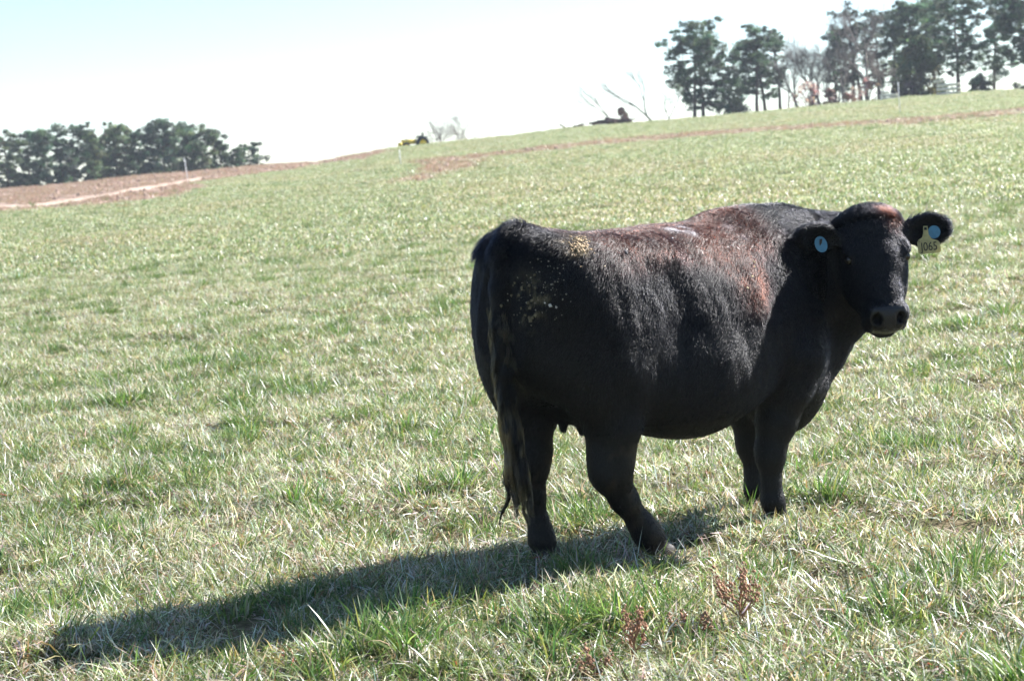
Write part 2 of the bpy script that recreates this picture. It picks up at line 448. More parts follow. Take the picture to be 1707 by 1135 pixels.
e2r = ng.nodes.new('FunctionNodeEulerToRotation')
ng.links.new(named('FLOAT_VECTOR', 'spin'), e2r.inputs[0]); ng.links.new(e2r.outputs[0], iop.inputs['Rotation'])
ng.links.new(named('FLOAT', 'size'), iop.inputs['Scale']); ng.links.new(named('INT', 'pick'), iop.inputs['Instance Index'])
iop.inputs['Pick Instance'].default_value = True
ng.links.new(gi.outputs[0], iop.inputs['Points']); ng.links.new(ci.outputs[0], iop.inputs['Instance']); ng.links.new(iop.outputs[0], go.inputs[0])
md = grass.modifiers.new('scatter', 'NODES'); md.node_group = ng
print('grass instances', len(pts))
# ================================================================ the cow
COW_O = np.array([.70, 7.40, 0.0]); COW_A = math.radians(39)
COW_O[2] = float(np.mean(ground_z(np.array([.14, .57, 1.10, 1.02]), np.array([6.99, 7.03, 7.60, 7.93])))) - .012
_hx = np.array([math.cos(COW_A), math.sin(COW_A), 0]); _hy = np.array([-math.sin(COW_A), math.cos(COW_A), 0])
def c2w(p): return COW_O + p[:, :1] * _hx + p[:, 1:2] * _hy + p[:, 2:] * np.array([0, 0, 1.0])
def dir2c(v): return np.array([v @ _hx, v @ _hy, v[2]])
CAM_C = dir2c(C_O - COW_O); CR_C, CU_C, CF_C = dir2c(C_R), dir2c(C_U), dir2c(C_FWD)
# ---------------------------------------------------------------- cow body as one signed-distance field
class Field:
    def __init__(s, lo, hi, h):
        s.lo=np.array(lo,float); s.h=h
        s.n=np.ceil((np.array(hi)-s.lo)/h).astype(int)+1
        s.F=np.full(s.n,9.0,np.float32); s.sx=1.0
    def block(s,lo,hi,pad):
        a=np.maximum(np.floor((np.array(lo)-pad-s.lo)/s.h).astype(int),0)
        b=np.minimum(np.ceil((np.array(hi)+pad-s.lo)/s.h).astype(int)+1,s.n)
        sl=tuple(slice(i,j) for i,j in zip(a,b))
        ax=[(s.lo[k]+s.h*np.arange(a[k],b[k])).astype(np.float32) for k in range(3)]
        return sl,ax[0][:,None,None],ax[1][None,:,None],ax[2][None,None,:]
    def add(s,sl,d,k):
        A=s.F[sl]; h=np.maximum(k-np.abs(A-d),0)/k
        s.F[sl]=np.minimum(A,d)-h*h*k*0.25
    def sub(s,sl,d,k):
        A=s.F[sl]; h=np.maximum(k-np.abs(A+d),0)/k
        s.F[sl]=np.maximum(A,-d)+h*h*k*0.25
    def _ell(s,c,r,M,pad):
        c=np.array(c,float); r=np.array(r,float)
        if M is None: c[0]*=s.sx; r[0]*=s.sx
        M=np.eye(3) if M is None else np.array(M,float)      # rows = local axes
        e=np.abs(M.T)@r
        sl,X,Y,Z=s.block(c-e,c+e,pad)
        X=X-c[0];Y=Y-c[1];Z=Z-c[2]
        q=[M[i,0]*X+M[i,1]*Y+M[i,2]*Z for i in range(3)]
        k0=np.sqrt(sum((q[i]/r[i])**2 for i in range(3)))
        k1=np.sqrt(sum((q[i]/r[i]**2)**2 for i in range(3)))+1e-6
        return sl,(k0*(k0-1)/k1).astype(np.float32)
    def ell(s,c,r,k=.04,M=None): s.add(*s._ell(c,r,M,k+.03),k)
    def cut(s,c,r,k=.01,M=None): s.sub(*s._ell(c,r,M,k+.03),k)
    def chain(s,pts,k=.04):
        for a,b in zip(pts[:-1],pts[1:]):
            pa,ra,pb,rb=np.array(a[:3],float),a[3],np.array(b[:3],float),b[3]; pa[0]*=s.sx; pb[0]*=s.sx
            R=max(ra,rb)
            sl,X,Y,Z=s.block(np.minimum(pa,pb)-R,np.maximum(pa,pb)+R,k+.03)
            d=pb-pa; L=d@d
            t=np.clip(((X-pa[0])*d[0]+(Y-pa[1])*d[1]+(Z-pa[2])*d[2])/L,0,1)
            D=np.sqrt((X-pa[0]-t*d[0])**2+(Y-pa[1]-t*d[1])**2+(Z-pa[2]-t*d[2])**2)-(ra+t*(rb-ra))
            s.add(sl,D.astype(np.float32),k)
    def loft(s,st,k=.05,p=2.4):
        st=np.array(st,float); st[:,0]*=s.sx; xs=np.linspace(st[0,0],st[-1,0],400)
        cols=[]
        ker=np.hanning(41); ker/=ker.sum()
        for j in (1,2,3):
            v=np.interp(xs,st[:,0],st[:,j]); v=np.convolve(np.pad(v,20,mode='edge'),ker,'valid'); cols.append(v)
        sl,X,Y,Z=s.block((xs[0],-.5,.3),(xs[-1],.5,1.45),.05)
        x1=X[:,0,0]
        zt,zb,a=[np.interp(x1,xs,c)[:,None,None] for c in cols]
        zc=(zt+zb)/2; b=(zt-zb)/2
        zz=(Z-zc)/b
        aa=a*(1-.10*np.clip(zz,-1,1)-.05*np.clip(zz,0,1)**2)          # wider low down, narrower towards the spine
        k0=(np.abs(Y/aa)**p+np.abs(zz)**p)**(1/p)
        D=(k0-1)*np.minimum(aa,b)*.9
        ends=np.maximum(xs[0]-X,X-xs[-1])
        D=np.maximum(D,ends)
        s.add(sl,D.astype(np.float32),k)
    def mesh(s):
        F=s.F; sg=F<0
        n=F.shape
        cnt=np.zeros((n[0]-1,n[1]-1,n[2]-1),np.uint8); 
        for i in (0,1):
            for j in (0,1):
                for k in (0,1):
                    cnt+=sg[i:n[0]-1+i,j:n[1]-1+j,k:n[2]-1+k]
        act=(cnt>0)&(cnt<8)
        idx=np.full(act.shape,-1,np.int64); ci=np.argwhere(act); idx[act]=np.arange(len(ci))
        acc=np.zeros((len(ci),3)); w=np.zeros(len(ci))
        corner=[(i,j,k) for i in (0,1) for j in (0,1) for k in (0,1)]
        V={c:F[ci[:,0]+c[0],ci[:,1]+c[1],ci[:,2]+c[2]].astype(float) for c in corner}
        for c in corner:
            for ax in range(3):
                if c[ax]==0:
                    e=list(c); e[ax]=1; e=tuple(e)
                    a,b=V[c],V[e]; m=(a<0)!=(b<0)
                    t=np.where(m,a/(np.where(m,a-b,1)),0)
                    P=np.array(c,float)[None]+t[:,None]*(np.array(e)-np.array(c))[None]
                    acc+=P*m[:,None]; w+=m
        vert=(ci+acc/w[:,None])*s.h+s.lo
        quads=[]
        for ax in range(3):
            o1,o2=[(1,2),(2,0),(0,1)][ax]
            sl0=[slice(1,-1)]*3; sl0[ax]=slice(0,-1)
            sl1=list(sl0); sl1[ax]=slice(1,None)
            a=sg[tuple(sl0)]; b=sg[tuple(sl1)]
            for flip in (0,1):
                m=(a&~b) if not flip else (~a&b)
                q=np.argwhere(m); q=q+np.array([0 if i==ax else 1 for i in range(3)])
                d1=np.zeros(3,int); d1[o1]=1; d2=np.zeros(3,int); d2[o2]=1
                g=lambda p: idx[p[:,0],p[:,1],p[:,2]]
                Q=np.stack([g(q-d1-d2),g(q-d2),g(q),g(q-d1)],1)
                quads.append(Q if not flip else Q[:,::-1])
        return vert,np.concatenate(quads)

HP=np.array([.789,-.410,1.337])                                # poll
HS=1.10
_f=np.array([math.cos(math.radians(-126)),math.sin(math.radians(-126)),0]); _d=math.radians(62)
HU=np.array([_f[0]*math.cos(_d),_f[1]*math.cos(_d),-math.sin(_d)])   # towards the nose
HV=np.array([-_f[1],_f[0],0])                                        # the cow's left
HW=np.cross(HU,HV); HW=HW if HW[2]>0 else -HW                        # out of the forehead
HM=np.stack([HU,HV,HW])
def hd(u,v,w): return HP+HS*(u*HU+v*HV+w*HW)
def unit(v): v=np.array(v,float); return v/np.linalg.norm(v)
# ears: base, tip direction, facing direction
def ear_frame(side):
    if side>0: a=unit(HV+.16*np.array([0,0,1])-.10*HW); n=unit(HW*.9+np.array([0,0,-.35]))
    else:      a=unit(-HV-.02*np.array([0,0,1])+.38*HW); n=unit(HW*.8+np.array([0,0,-.6]))
    n=unit(n-a*(n@a)); b=np.cross(n,a)
    return a,b,n
EAR_BASE={1:hd(.085,.115,-.075),-1:hd(.100,-.125,-.055)}
EAR_LEN={1:.22,-1:.215}; EAR_W={1:.072,-1:.066}

def cow_field(h):
    f=Field((-1.2,-.85,-.03),(1.25,.48,1.5),h)
    f.sx=.935
    f.loft([(-1.00,1.18,.86,.10),(-.96,1.285,.74,.20),(-.88,1.345,.70,.265),(-.75,1.345,.66,.315),(-.6,1.33,.60,.335),
            (-.4,1.325,.53,.345),(-.1,1.322,.485,.385),(.15,1.33,.52,.375),(.38,1.345,.535,.305),(.55,1.353,.51,.255),
            (.70,1.362,.47,.22),(.82,1.33,.52,.16),(.88,1.20,.6,.08)])
    for s in (-1,1):
        f.ell((-.42,s*.205,1.215),(.15,.09,.06),.12)          # hook bones
        f.ell((-.88,.01*(s>0)*-2+s*.135,1.25),(.11,.085,.07),.10)           # pin bones
        f.ell((.40,s*.195,.92),(.19,.10,.30),.10)              # shoulder blade
        f.ell((.55,s*.19,.74),(.15,.11,.17),.09)              # point of shoulder
        f.ell((-.13,s*.16,.70),(.39,.21,.23),.12)             # belly
    f.ell((.42,0,1.285),(.22,.07,.055),.09)                    # withers
    f.ell((-.90,0,1.325),(.09,.045,.05),.06)                  # tail head
    f.ell((.66,0,.56),(.22,.14,.205),.08)                     # brisket
    f.ell((-.77,-.215,1.12),(.20,.125,.17),.10); f.ell((-.70,.20,1.10),(.20,.12,.16),.10)
    # hind legs
    f.ell((-.64,-.20,.92),(.27,.145,.38),.10)
    f.chain([(-.61,-.205,.80,.15),(-.622,-.20,.57,.105),(-.632,-.19,.45,.088),(-.640,-.19,.385,.076),(-.572,-.19,.27,.050),(-.482,-.19,.155,.045),(-.442,-.19,.105,.052),(-.402,-.19,.05,.052)],.04)
    f.ell((-.765,.165,.93),(.21,.14,.38),.12)
    f.chain([(-.74,.185,.78,.15),(-.745,.17,.60,.10),(-.755,.16,.46,.078),(-.765,.155,.40,.066),(-.763,.15,.28,.040),(-.745,.15,.16,.037),(-.735,.15,.10,.047),(-.725,.15,.05,.05)],.04)
    # fore legs
    f.chain([(.47,-.21,.72,.15),(.45,-.195,.60,.115),(.405,-.18,.46,.084),(.368,-.17,.345,.060),(.362,-.17,.295,.052),(.362,-.17,.2,.036),(.366,-.17,.12,.043),(.385,-.17,.05,.047)],.04)
    f.chain([(.52,.20,.72,.14),(.555,.175,.58,.098),(.59,.16,.44,.070),(.60,.155,.33,.056),(.605,.155,.285,.050),(.612,.15,.17,.035),(.62,.15,.10,.045),(.635,.15,.05,.047)],.04)
    for x,y in ((-.38,-.19),(-.715,.15),(.395,-.17),(.645,.15)):
        for q in (-1,1): f.ell((x,y+q*.024,.028),(.066,.027,.036),.015)
    # udder
    f.ell((-.56,.0,.64),(.17,.12,.085),.05)
    for x,y,z in ((-.685,.03,.55),(-.62,-.01,.535)): f.chain([(x,y,z+.03,.019),(x,y,z-.005,.014)],.02)
    # tail
    f.chain([(-.91,0,1.335,.045),(-.985,.0,1.27,.040),(-1.012,.0,1.14,.034),(-1.022,.0,1.0,.030),(-1.015,.0,.85,.028),(-1.0,.0,.70,.026),(-.985,.0,.56,.022),(-.965,.0,.46,.014)],.025)
    # neck
    f.chain([(.55,0.02,1.04,.27),(.76,.02,1.05,.24),(.92,-.10,1.085,.205),(.965,-.22,1.13,.165)],.10)
    f.chain([(.74,0,.62,.13),(.90,-.05,.74,.10),(1.0,-.16,.88,.075),(.97,-.28,.97,.06)],.10)   # dewlap
    # head
    f.sx=1.0
    E=lambda c,r,k=.03: f.ell(hd(*c),np.array(r)*HS,k,HM)
    C=lambda pts,k=.03: f.chain([tuple(hd(*p[:3]))+(p[3]*HS,) for p in pts],k)
    C([(.12,0,-.14,.12),(.10,0,-.22,.12)],.08)
    E((.085,0,-.075),(.10,.11,.095),.04)
    E((.04,0,-.09),(.06,.112,.07),.09)
    E((.17,0,-.075),(.15,.118,.085),.04)
    C([(.2,0,-.085,.098),(.33,0,-.08,.074),(.40,0,-.075,.068)],.04)
    E((.425,0,-.075),(.055,.082,.062),.03)
    E((.455,0,-.085),(.035,.066,.05),.02)
    for s in (-1,1):
        E((.235,s*.078,-.135),(.115,.042,.085),.04)
        C([(.20,s*.06,-.20,.055),(.40,s*.02,-.135,.045)],.04)
        E((.160,s*.108,-.040),(.045,.026,.028),.03)          # brow
        E((.415,s*.046,-.060),(.040,.040,.045),.02)          # nostril wing
        E((.435,s*.056,-.115),(.035,.030,.033),.02)          # lip corner
    for s in (-1,1):
        f.cut(hd(.193,s*.117,-.045),np.array((.022,.020,.017))*HS,.012,HM)  # eye socket
        f.cut(hd(.447,s*.042,-.042),np.array((.023,.017,.024))*HS,.008,HM)  # nostril
    E((.455,0,-.145),(.030,.050,.020),.015)                  # lower lip
    # ears
    for s in (1,-1):
        a,b,n=ear_frame(s); B=EAR_BASE[s]; L=EAR_LEN[s]; W=EAR_W[s]
        M=np.stack([a,b,n])
        f.chain([tuple(B-a*.04)+(.034,),tuple(B+a*.03)+(.032,)],.03)
        f.ell(B+a*L*.54,(L*.50,W,.030),.02,M)
        f.cut(B+a*L*.56+n*.030,(L*.42,W*.78,.036),.010,M)
    sl,X,Y,Z=f.block((-1.2,-.8,-.05),(1.2,.5,.02),0); f.F[sl]=np.maximum(f.F[sl],-Z+0*X+0*Y)
    return f
V, Q = cow_field(.0095).mesh()
# light smoothing of the net
nb = np.concatenate([Q[:, [0, 1]], Q[:, [1, 2]], Q[:, [2, 3]], Q[:, [3, 0]]]); nb = np.concatenate([nb, nb[:, ::-1]])
cntv = np.bincount(nb[:, 0], minlength=len(V))[:, None]
def lap(V):
    S = np.stack([np.bincount(nb[:, 0], V[nb[:, 1], k], minlength=len(V)) for k in range(3)], 1)
    return S / np.maximum(cntv, 1)
V = V + .5 * (lap(V) - V)
def vnormals(V):
    fn = np.cross(V[Q[:, 2]] - V[Q[:, 0]], V[Q[:, 3]] - V[Q[:, 1]]); n = np.zeros_like(V)
    for k in range(4): np.add.at(n, Q[:, k], fn)
    return n / (np.linalg.norm(n, axis=1)[:, None] + 1e-9)
NV = vnormals(V)
# head coordinates (u to the nose, v to the cow's left, w out of the forehead)
HC = (V - HP) @ HM.T / HS
in_head = (HC[:, 0] > -.08) & (HC[:, 0] < .55) & (np.abs(HC[:, 1]) < .16) & (HC[:, 2] > -.20)
# folds of hide over ribs and shoulder, lumps of fat
body = sstep(-.95, -.6, V[:, 0]) * (1 - sstep(.5, .8, V[:, 0])) * sstep(.5, .75, V[:, 2])
lump = (fbm(V[:, 0] / .16 + V[:, 2] * 1.2, V[:, 2] / .34 + 7, 51, 3) - .5) * .026 + (fbm(V[:, 0] / .055, V[:, 2] / .10 + V[:, 1] * 4, 57, 2) - .5) * .004
V = V + NV * (lump * body * ~in_head)[:, None]
NV = vnormals(V)
PX = proj(c2w(V)); DEP = (c2w(V) - C_O) @ C_FWD
front = ((CAM_C - V) * NV).sum(1) > 0
def on_cow(px, py, r=6):
    """index of the nearest visible hide vertex under a pixel"""
    d2 = (PX[:, 0] - px) ** 2 + (PX[:, 1] - py) ** 2
    m = np.where((d2 < r * r) & front)[0]
    if len(m) == 0: m = np.where(d2 < 4 * r * r)[0]
    return m[np.argmin(DEP[m] + .004 * np.sqrt(d2[m]))]
def blob(px, py, rad):
    c = V[on_cow(px, py)]; return np.exp(-((V - c) ** 2).sum(1) / rad ** 2)
coat = np.tile(np.array([.0016, .0017, .0026]), (len(V), 1))
def paint(w, col):
    global coat
    w = np.clip(w, 0, 1)[:, None]; coat = coat * (1 - w) + np.array(col) * w
n_a = fbm(V[:, 0] / .05, V[:, 2] / .05 + V[:, 1] / .05, 61, 3); n_b = fbm(V[:, 0] / .018 + V[:, 1] / .02, V[:, 2] / .018, 63, 2)
top = sstep(1.12, 1.33, V[:, 2]) * sstep(-.85, -.5, V[:, 0]) * (1 - sstep(.25, .5, V[:, 0]))
paint(top * (.45 + .4 * sstep(.35, .6, n_a)), (.036, .0115, .0072))
br = sum(blob(*p) for p in ((1165, 382, .08), (1200, 392, .09), (1225, 418, .085), (1250, 450, .085), (1265, 485, .07), (1180, 415, .07)))
paint(np.clip(br, 0, 1) * (.35 + .65 * sstep(.3, .55, n_a)), (.040, .0125, .0078))
paint(np.clip(blob(1490, 362, .045) + blob(1475, 356, .03), 0, 1) * sstep(.3, .6, n_b), (.026, .008, .005))
paint(np.clip(blob(1140, 376, .03) + blob(1122, 377, .025) + blob(1160, 384, .018), 0, 1) * sstep(.42, .6, n_b), (.42, .40, .42))
paint(np.clip(blob(1215, 372, .02) + blob(1240, 388, .015), 0, 1) * .5, (.3, .25, .25))
dung_brown = sum(blob(*p) for p in ((880, 480, .05), (890, 510, .05), (880, 530, .045), (905, 490, .04), (862, 500, .04)))
paint(np.clip(dung_brown, 0, 1) * sstep(.57, .68, n_b) * .7, (.12, .10, .06))
paint(np.clip(blob(965, 408, .05), 0, 1) * sstep(.45, .62, n_b) * .8, (.22, .17, .10))
is_tail = (np.abs(V[:, 1]) < .06) & (V[:, 0] < -.86) & (V[:, 2] < 1.12)
paint(is_tail * sstep(.50, .62, fbm(V[:, 1] / .02, V[:, 2] / .05, 67, 3)) * sstep(.4, .7, 1.2 - np.abs(V[:, 2] - .75) * 2) * .85, (.045, .041, .033))
low = (V[:, 2] < .5) & (V[:, 0] < 0)
paint(low * sstep(.55, .7, n_a) * .25, (.06, .045, .03))
nose = in_head & (HC[:, 0] > .405 - .35 * np.abs(HC[:, 1]) ** 1.0 * 0) & (HC[:, 0] > .415) & (HC[:, 2] > -.125) & (np.abs(HC[:, 1]) < .075)
nose_w = sstep(.400, .425, HC[:, 0]) * (1 - sstep(.052, .074, np.abs(HC[:, 1]))) * sstep(-.15, -.115, HC[:, 2]) * in_head
paint(nose_w, (.016, .016, .019))
nostril = in_head & (HC[:, 0] > .405) & (np.hypot((HC[:, 1] - .042 * np.sign(HC[:, 1])) / .020, (HC[:, 2] + .044) / .028) < 1)
paint(nostril * 1.0, (.0015, .0015, .002)); nose_w = nose_w * ~nostril  # hollows painted near-black in place of the shade inside them
hoof = 1 - sstep(.05, .075, V[:, 2])
paint(hoof, (.035, .03, .027))

me = np_mesh('cow', V, [Q], True)
add_col(me, 'coat', coat)
a = me.attributes.new('wet', 'FLOAT', 'POINT'); a.data.foreach_set('value', nose_w.astype(np.float32))
m, nt, b = new_mat('hide')
at = N(nt, 'ShaderNodeAttribute', attribute_name='coat'); nt.links.new(at.outputs['Color'], b.inputs['Base Color'])
aw = N(nt, 'ShaderNodeAttribute', attribute_name='wet')
mr = N(nt, 'ShaderNodeMapRange'); mr.inputs['To Min'].default_value = .6; mr.inputs['To Max'].default_value = .22
nt.links.new(aw.outputs['Fac'], mr.inputs['Value']); nt.links.new(mr.outputs[0], b.inputs['Roughness'])
b.inputs['Specular IOR Level'].default_value = .3
nz = N(nt, 'ShaderNodeTexVoronoi'); nz.inputs['Scale'].default_value = 210; tc = N(nt, 'ShaderNodeTexCoord'); nt.links.new(tc.outputs['Object'], nz.inputs['Vector'])
bp = N(nt, 'ShaderNodeBump'); bp.inputs['Strength'].default_value = .4; bp.inputs['Distance'].default_value = .003
nt.links.new(nz.outputs[0], bp.inputs['Height']); nt.links.new(bp.outputs[0], b.inputs['Normal'])
cow = link('cow', me, None, m)
cow.location = COW_O; cow.rotation_euler = (0, 0, COW_A)
tag(cow, 'black cow with a brown shoulder patch looking back over its shoulder', 'cow')

# ---- coat: short hairs lying over the hide
def hair_mat():
    m = bpy.data.materials.new('cow_hair'); m.use_nodes = True; nt = m.node_tree; nt.nodes.clear()
    out = nt.nodes.new('ShaderNodeOutputMaterial'); h = nt.nodes.new('ShaderNodeBsdfHairPrincipled')
    h.parametrization = 'COLOR'
    at = nt.nodes.new('ShaderNodeAttribute'); at.attribute_name = 'hcol'
    nt.links.new(at.outputs['Color'], h.inputs['Color'])
    h.inputs['Roughness'].default_value = .20; h.inputs['Radial Roughness'].default_value = .30; h.inputs['IOR'].default_value = 1.26
    h.inputs['Random Roughness'].default_value = .3
    p = nt.nodes.new('ShaderNodeBsdfPrincipled'); nt.links.new(at.outputs['Color'], p.inputs['Base Color'])
    p.inputs['Roughness'].default_value = .31; p.inputs['Specular IOR Level'].default_value = .50
    mx = nt.nodes.new('ShaderNodeMixShader'); mx.inputs[0].default_value = .12
    nt.links.new(h.outputs[0], mx.inputs[1]); nt.links.new(p.outputs[0], mx.inputs[2])
    nt.links.new(mx.outputs[0], out.inputs['Surface']); return m
M_HAIR = hair_mat()
def add_hair(name, P, rad, colr, parent):
    """P: (n,k,3)"""
    n, k, _ = P.shape
    cu = bpy.data.hair_curves.new(name); cu.add_curves([k] * n)
    cu.attributes['position'].data.foreach_set('vector', P.astype(np.float32).ravel())
    a = cu.attributes.get('radius') or cu.attributes.new('radius', 'FLOAT', 'POINT'); a.data.foreach_set('value', np.asarray(rad, np.float32).ravel())
    C4 = np.concatenate([colr, np.ones((n, 1))], 1).astype(np.float32)
    a = cu.attributes.new('hcol', 'FLOAT_COLOR', 'CURVE'); a.data.foreach_set('color', C4.ravel())
    cu.materials.append(M_HAIR)
    o = bpy.data.objects.new(name, cu); COL.objects.link(o); o.parent = parent; o['kind'] = 'stuff'; return o
hr = np.random.default_rng(5)
NH = 260000
fa = np.linalg.norm(np.cross(V[Q[:, 2]] - V[Q[:, 0]], V[Q[:, 3]] - V[Q[:, 1]]), axis=1)
fc = V[Q].mean(1)
hcq = (fc - HP) @ HM.T / HS
headq = in_head[Q[:, 0]]
wgt = fa * (1 + 1.2 * headq + .6 * (fc[:, 2] > .9)) * (nose_w[Q[:, 0]] < .3) * ~nostril[Q[:, 0]] * (hoof[Q[:, 0]] < .5)
f = hr.choice(len(Q), NH, p=wgt / wgt.sum())
w4 = hr.dirichlet((1, 1, 1, 1), NH)
p0 = (V[Q[f]] * w4[..., None]).sum(1); nrm = (NV[Q[f]] * w4[..., None]).sum(1); nrm /= np.linalg.norm(nrm, axis=1)[:, None]
hcol = (coat[Q[f]] * w4[..., None]).sum(1) * (.7 + .6 * hr.random((NH, 1)))
hh = (p0 - HP) @ HM.T / HS; ih = in_head[Q[f, 0]]
flow = np.tile(np.array([-.55, 0, -.8]), (NH, 1))
flow[:, 0] += .9 * (fbm(p0[:, 0] / .22, p0[:, 2] / .22, 71, 2) - .5); flow[:, 2] += .5 * (fbm(p0[:, 0] / .2, p0[:, 2] / .25, 73, 2) - .5)
legs = (p0[:, 2] < .55); flow[legs] = (0, 0, -1)
ft = sstep(.02, .20, hh[:, 0] + .03 * hr.normal(size=NH))[:, None]; fl2 = ft * HU + (1 - ft) * (-HU * .8 + HW * .6) + .35 * (hh[:, 1:2] / .12) * HV; flow[ih] = fl2[ih]
for s in (1, -1):
    a_, b_, n_ = ear_frame(s); e = (p0 - EAR_BASE[s]); m = (np.linalg.norm(e, axis=1) < .27) & (e @ a_ > .02) & (s * ((p0 - HP) @ HV) > .12)
    flow[m] = a_ * .8 + np.array([0, 0, -.25])
flow += hr.normal(0, .13, (NH, 3))
flow -= (flow * nrm).sum(1)[:, None] * nrm; flow /= np.linalg.norm(flow, axis=1)[:, None] + 1e-6
Lh = np.full(NH, .019)
Lh[p0[:, 2] > .95] = .022; Lh[legs] = .013
Lh[(p0[:, 0] > .3) & (p0[:, 2] > 1.1)] = .028
Lh[ih] = .011; Lh[ih & (hh[:, 0] < .06)] = .032
th_ = (p0[:, 0] < -.80) & (p0[:, 2] > 1.26); Lh[th_] = .040
Lh *= .65 + .7 * hr.random(NH)
lift = np.radians(14 + 16 * fbm(p0[:, 0] / .035 + p0[:, 1] / .04, p0[:, 2] / .05, 77, 2) + hr.normal(0, 6, NH))
lift[th_ | (ih & (hh[:, 0] < .06))] += math.radians(18)
lift[legs] *= .6; lift = np.clip(lift, .08, 1.3)
K = 4; P = np.zeros((NH, K, 3)); P[:, 0] = p0 - nrm * .001
for k in range(1, K):
    an = lift * (1.25 - .55 * (k - 1))
    P[:, k] = P[:, k - 1] + (Lh / (K - 1))[:, None] * (nrm * np.sin(an)[:, None] + flow * np.cos(an)[:, None])
rad = .00058 * np.array([1, .95, .7, .15])[None] * (.7 + .6 * hr.random((NH, 1)))
add_hair('coat', P, rad, np.clip(hcol, 0, 1), cow)

# ---- tail switch: wavy muddy locks hanging from the tail
G, K = 38, 12; HPG = 52
Pl, Cl = [], []
for g_ in range(G):
    u = (g_ + .5) / G; z0 = 1.08 - .62 * u
    x0 = np.interp(z0, [.46, .70, .85, 1.0, 1.14], [-.902, -.935, -.949, -.956, -.946]); an = g_ * 2.4
    p = np.array([x0 + .022 * math.cos(an), .024 * math.sin(an), z0]); L_ = .17 + .20 * hr.random() if u < .6 else .20 + .16 * hr.random()
    ph, fq, am = hr.random() * 6.28, 8 + 8 * hr.random(), .008 + .010 * hr.random()
    t = np.linspace(0, 1, K); bell = np.sin(np.minimum(t * 1.5, 1.57)) * (.007 + .015 * u) * (1 - .6 * t)
    guide = p + np.stack([bell * math.cos(an) + am * t * np.sin(ph + fq * t) - .012 + .03 * t * u, bell * math.sin(an) * 1.3 + am * t * np.cos(ph + fq * t * .9) - .010 * t, -L_ * t], -1)
    off = hr.normal(0, 1, (HPG, 1, 3)) * (.0075 * (1 - .40 * t))[None, :, None] + hr.normal(0, .0012, (HPG, K, 3))
    Pl.append(guide[None] + off)
    muddy = hr.random() < (.65 if u < .75 else .3)
    Cl.append((np.array([.060, .049, .034]) if muddy else np.array([.005, .005, .0055])) * (.5 + .9 * hr.random((HPG, 1))))
# the thin wisp hanging to one side at the end
n2 = 70; c = np.array([-.925, .03, .46]); P2 = np.zeros((n2, K, 3))
for k in range(K):
    t = k / (K - 1)
    P2[:, k] = c + np.array([-.02 * t, .05 * t + .018 * math.sin(t * 9), -.27 * t]) + hr.normal(0, .004 + .005 * math.sin(t * 3), (n2, 3)) * (1.1 - t)
P = np.concatenate(Pl + [P2]); colr = np.concatenate(Cl + [np.tile([.006, .006, .006], (n2, 1))])
rad = np.tile(.0010 * np.linspace(1, .35, K), (len(P), 1))
add_hair('tail_switch', P, rad, colr, cow)

# ---- eyes
M_EYE = plain('eye', (.012, .009, .008), .06, .1, 30, .6)
for s in (1, -1):
    mb = MB(); th = np.linspace(0, math.pi, 9); mb.lathe(np.stack([.0205 * np.sin(th) + 1e-5, .0205 * np.cos(th)], -1), (0, 0, 0), sides=16)
    e = mb.build('eye', M_EYE, cow); e.location = hd(.193, s * .1105, -.047)

# ---- dried dung flecks and chaff caught in the coat
mb = MB(); cols = []
def fleck(i, size, col, flat=.5, long=1.0):
    n = NV[i]; c = V[i] + n * (.008 + size * .3)
    q = hr.normal(size=(6, 3)); base = np.array([(1, 0, 0), (-1, 0, 0), (0, 1, 0), (0, -1, 0), (0, 0, 1), (0, 0, -1)], float) * (1 + .25 * q)
    t = unit(np.cross(n, hr.normal(size=3))); b_ = np.cross(n, t)
    Vv = c + size * (base[:, :1] * t * long + base[:, 1:2] * b_ + base[:, 2:] * n * flat)
    mb.add(Vv, None, [(0, 2, 4), (2, 1, 4), (1, 3, 4), (3, 0, 4), (2, 0, 5), (1, 2, 5), (3, 1, 5), (0, 3, 5)])
    cols.append(np.tile(np.array(col) * (.6 + .6 * hr.random()), (6, 1)))
for k in range(130): fleck(on_cow(966 + hr.normal(0, 9), 409 + hr.normal(0, 10)), .002 + .0045 * hr.random() ** 2, (.40, .29, .17), .4, 1 + hr.random())
for k in range(90): fleck(on_cow(905 + hr.normal(0, 30), 478 + hr.normal(0, 32)), .0018 + .0028 * hr.random(), (.24, .22, .18))
for k in range(26): fleck(on_cow(880 + hr.normal(0, 14), 500 + hr.normal(0, 22)), .004 + .006 * hr.random(), (.14, .12, .075), .3)
for px, py, s, c, lg in ((918, 510, .008, (.6, .58, .55), 1), (911, 504, .005, (.6, .58, .55), 1), (927, 512, .005, (.5, .48, .45), 1), (1041, 422, .013, (.10, .09, .10), 1.3), (1222, 412, .004, (.75, .66, .6), 4),
                         (1231, 415, .004, (.75, .66, .6), 4), (1213, 414, .003, (.6, .5, .45), 4), (1222, 424, .004, (.6, .5, .45), 1), (1257, 437, .004, (.5, .42, .25), 2), (1258, 445, .004, (.6, .5, .25), 1),
                         (1170, 424, .003, (.6, .55, .5), 4), (1005, 444, .005, (.5, .42, .3), 1), (1120, 395, .006, (.5, .48, .5), 2), (1253, 460, .004, (.6, .5, .3), 1.5), (1245, 480, .004, (.55, .45, .3), 2)):
    fleck(on_cow(px, py), s, c, .5, lg)
me = np_mesh('dung_flecks', np.concatenate(mb.v), [np.concatenate(mb.f3)])
add_col(me, 'fcol', np.concatenate(cols))
m, nt, b = new_mat('dry_flecks'); at = N(nt, 'ShaderNodeAttribute', attribute_name='fcol'); nt.links.new(at.outputs['Color'], b.inputs['Base Color']); b.inputs['Roughness'].default_value = .9
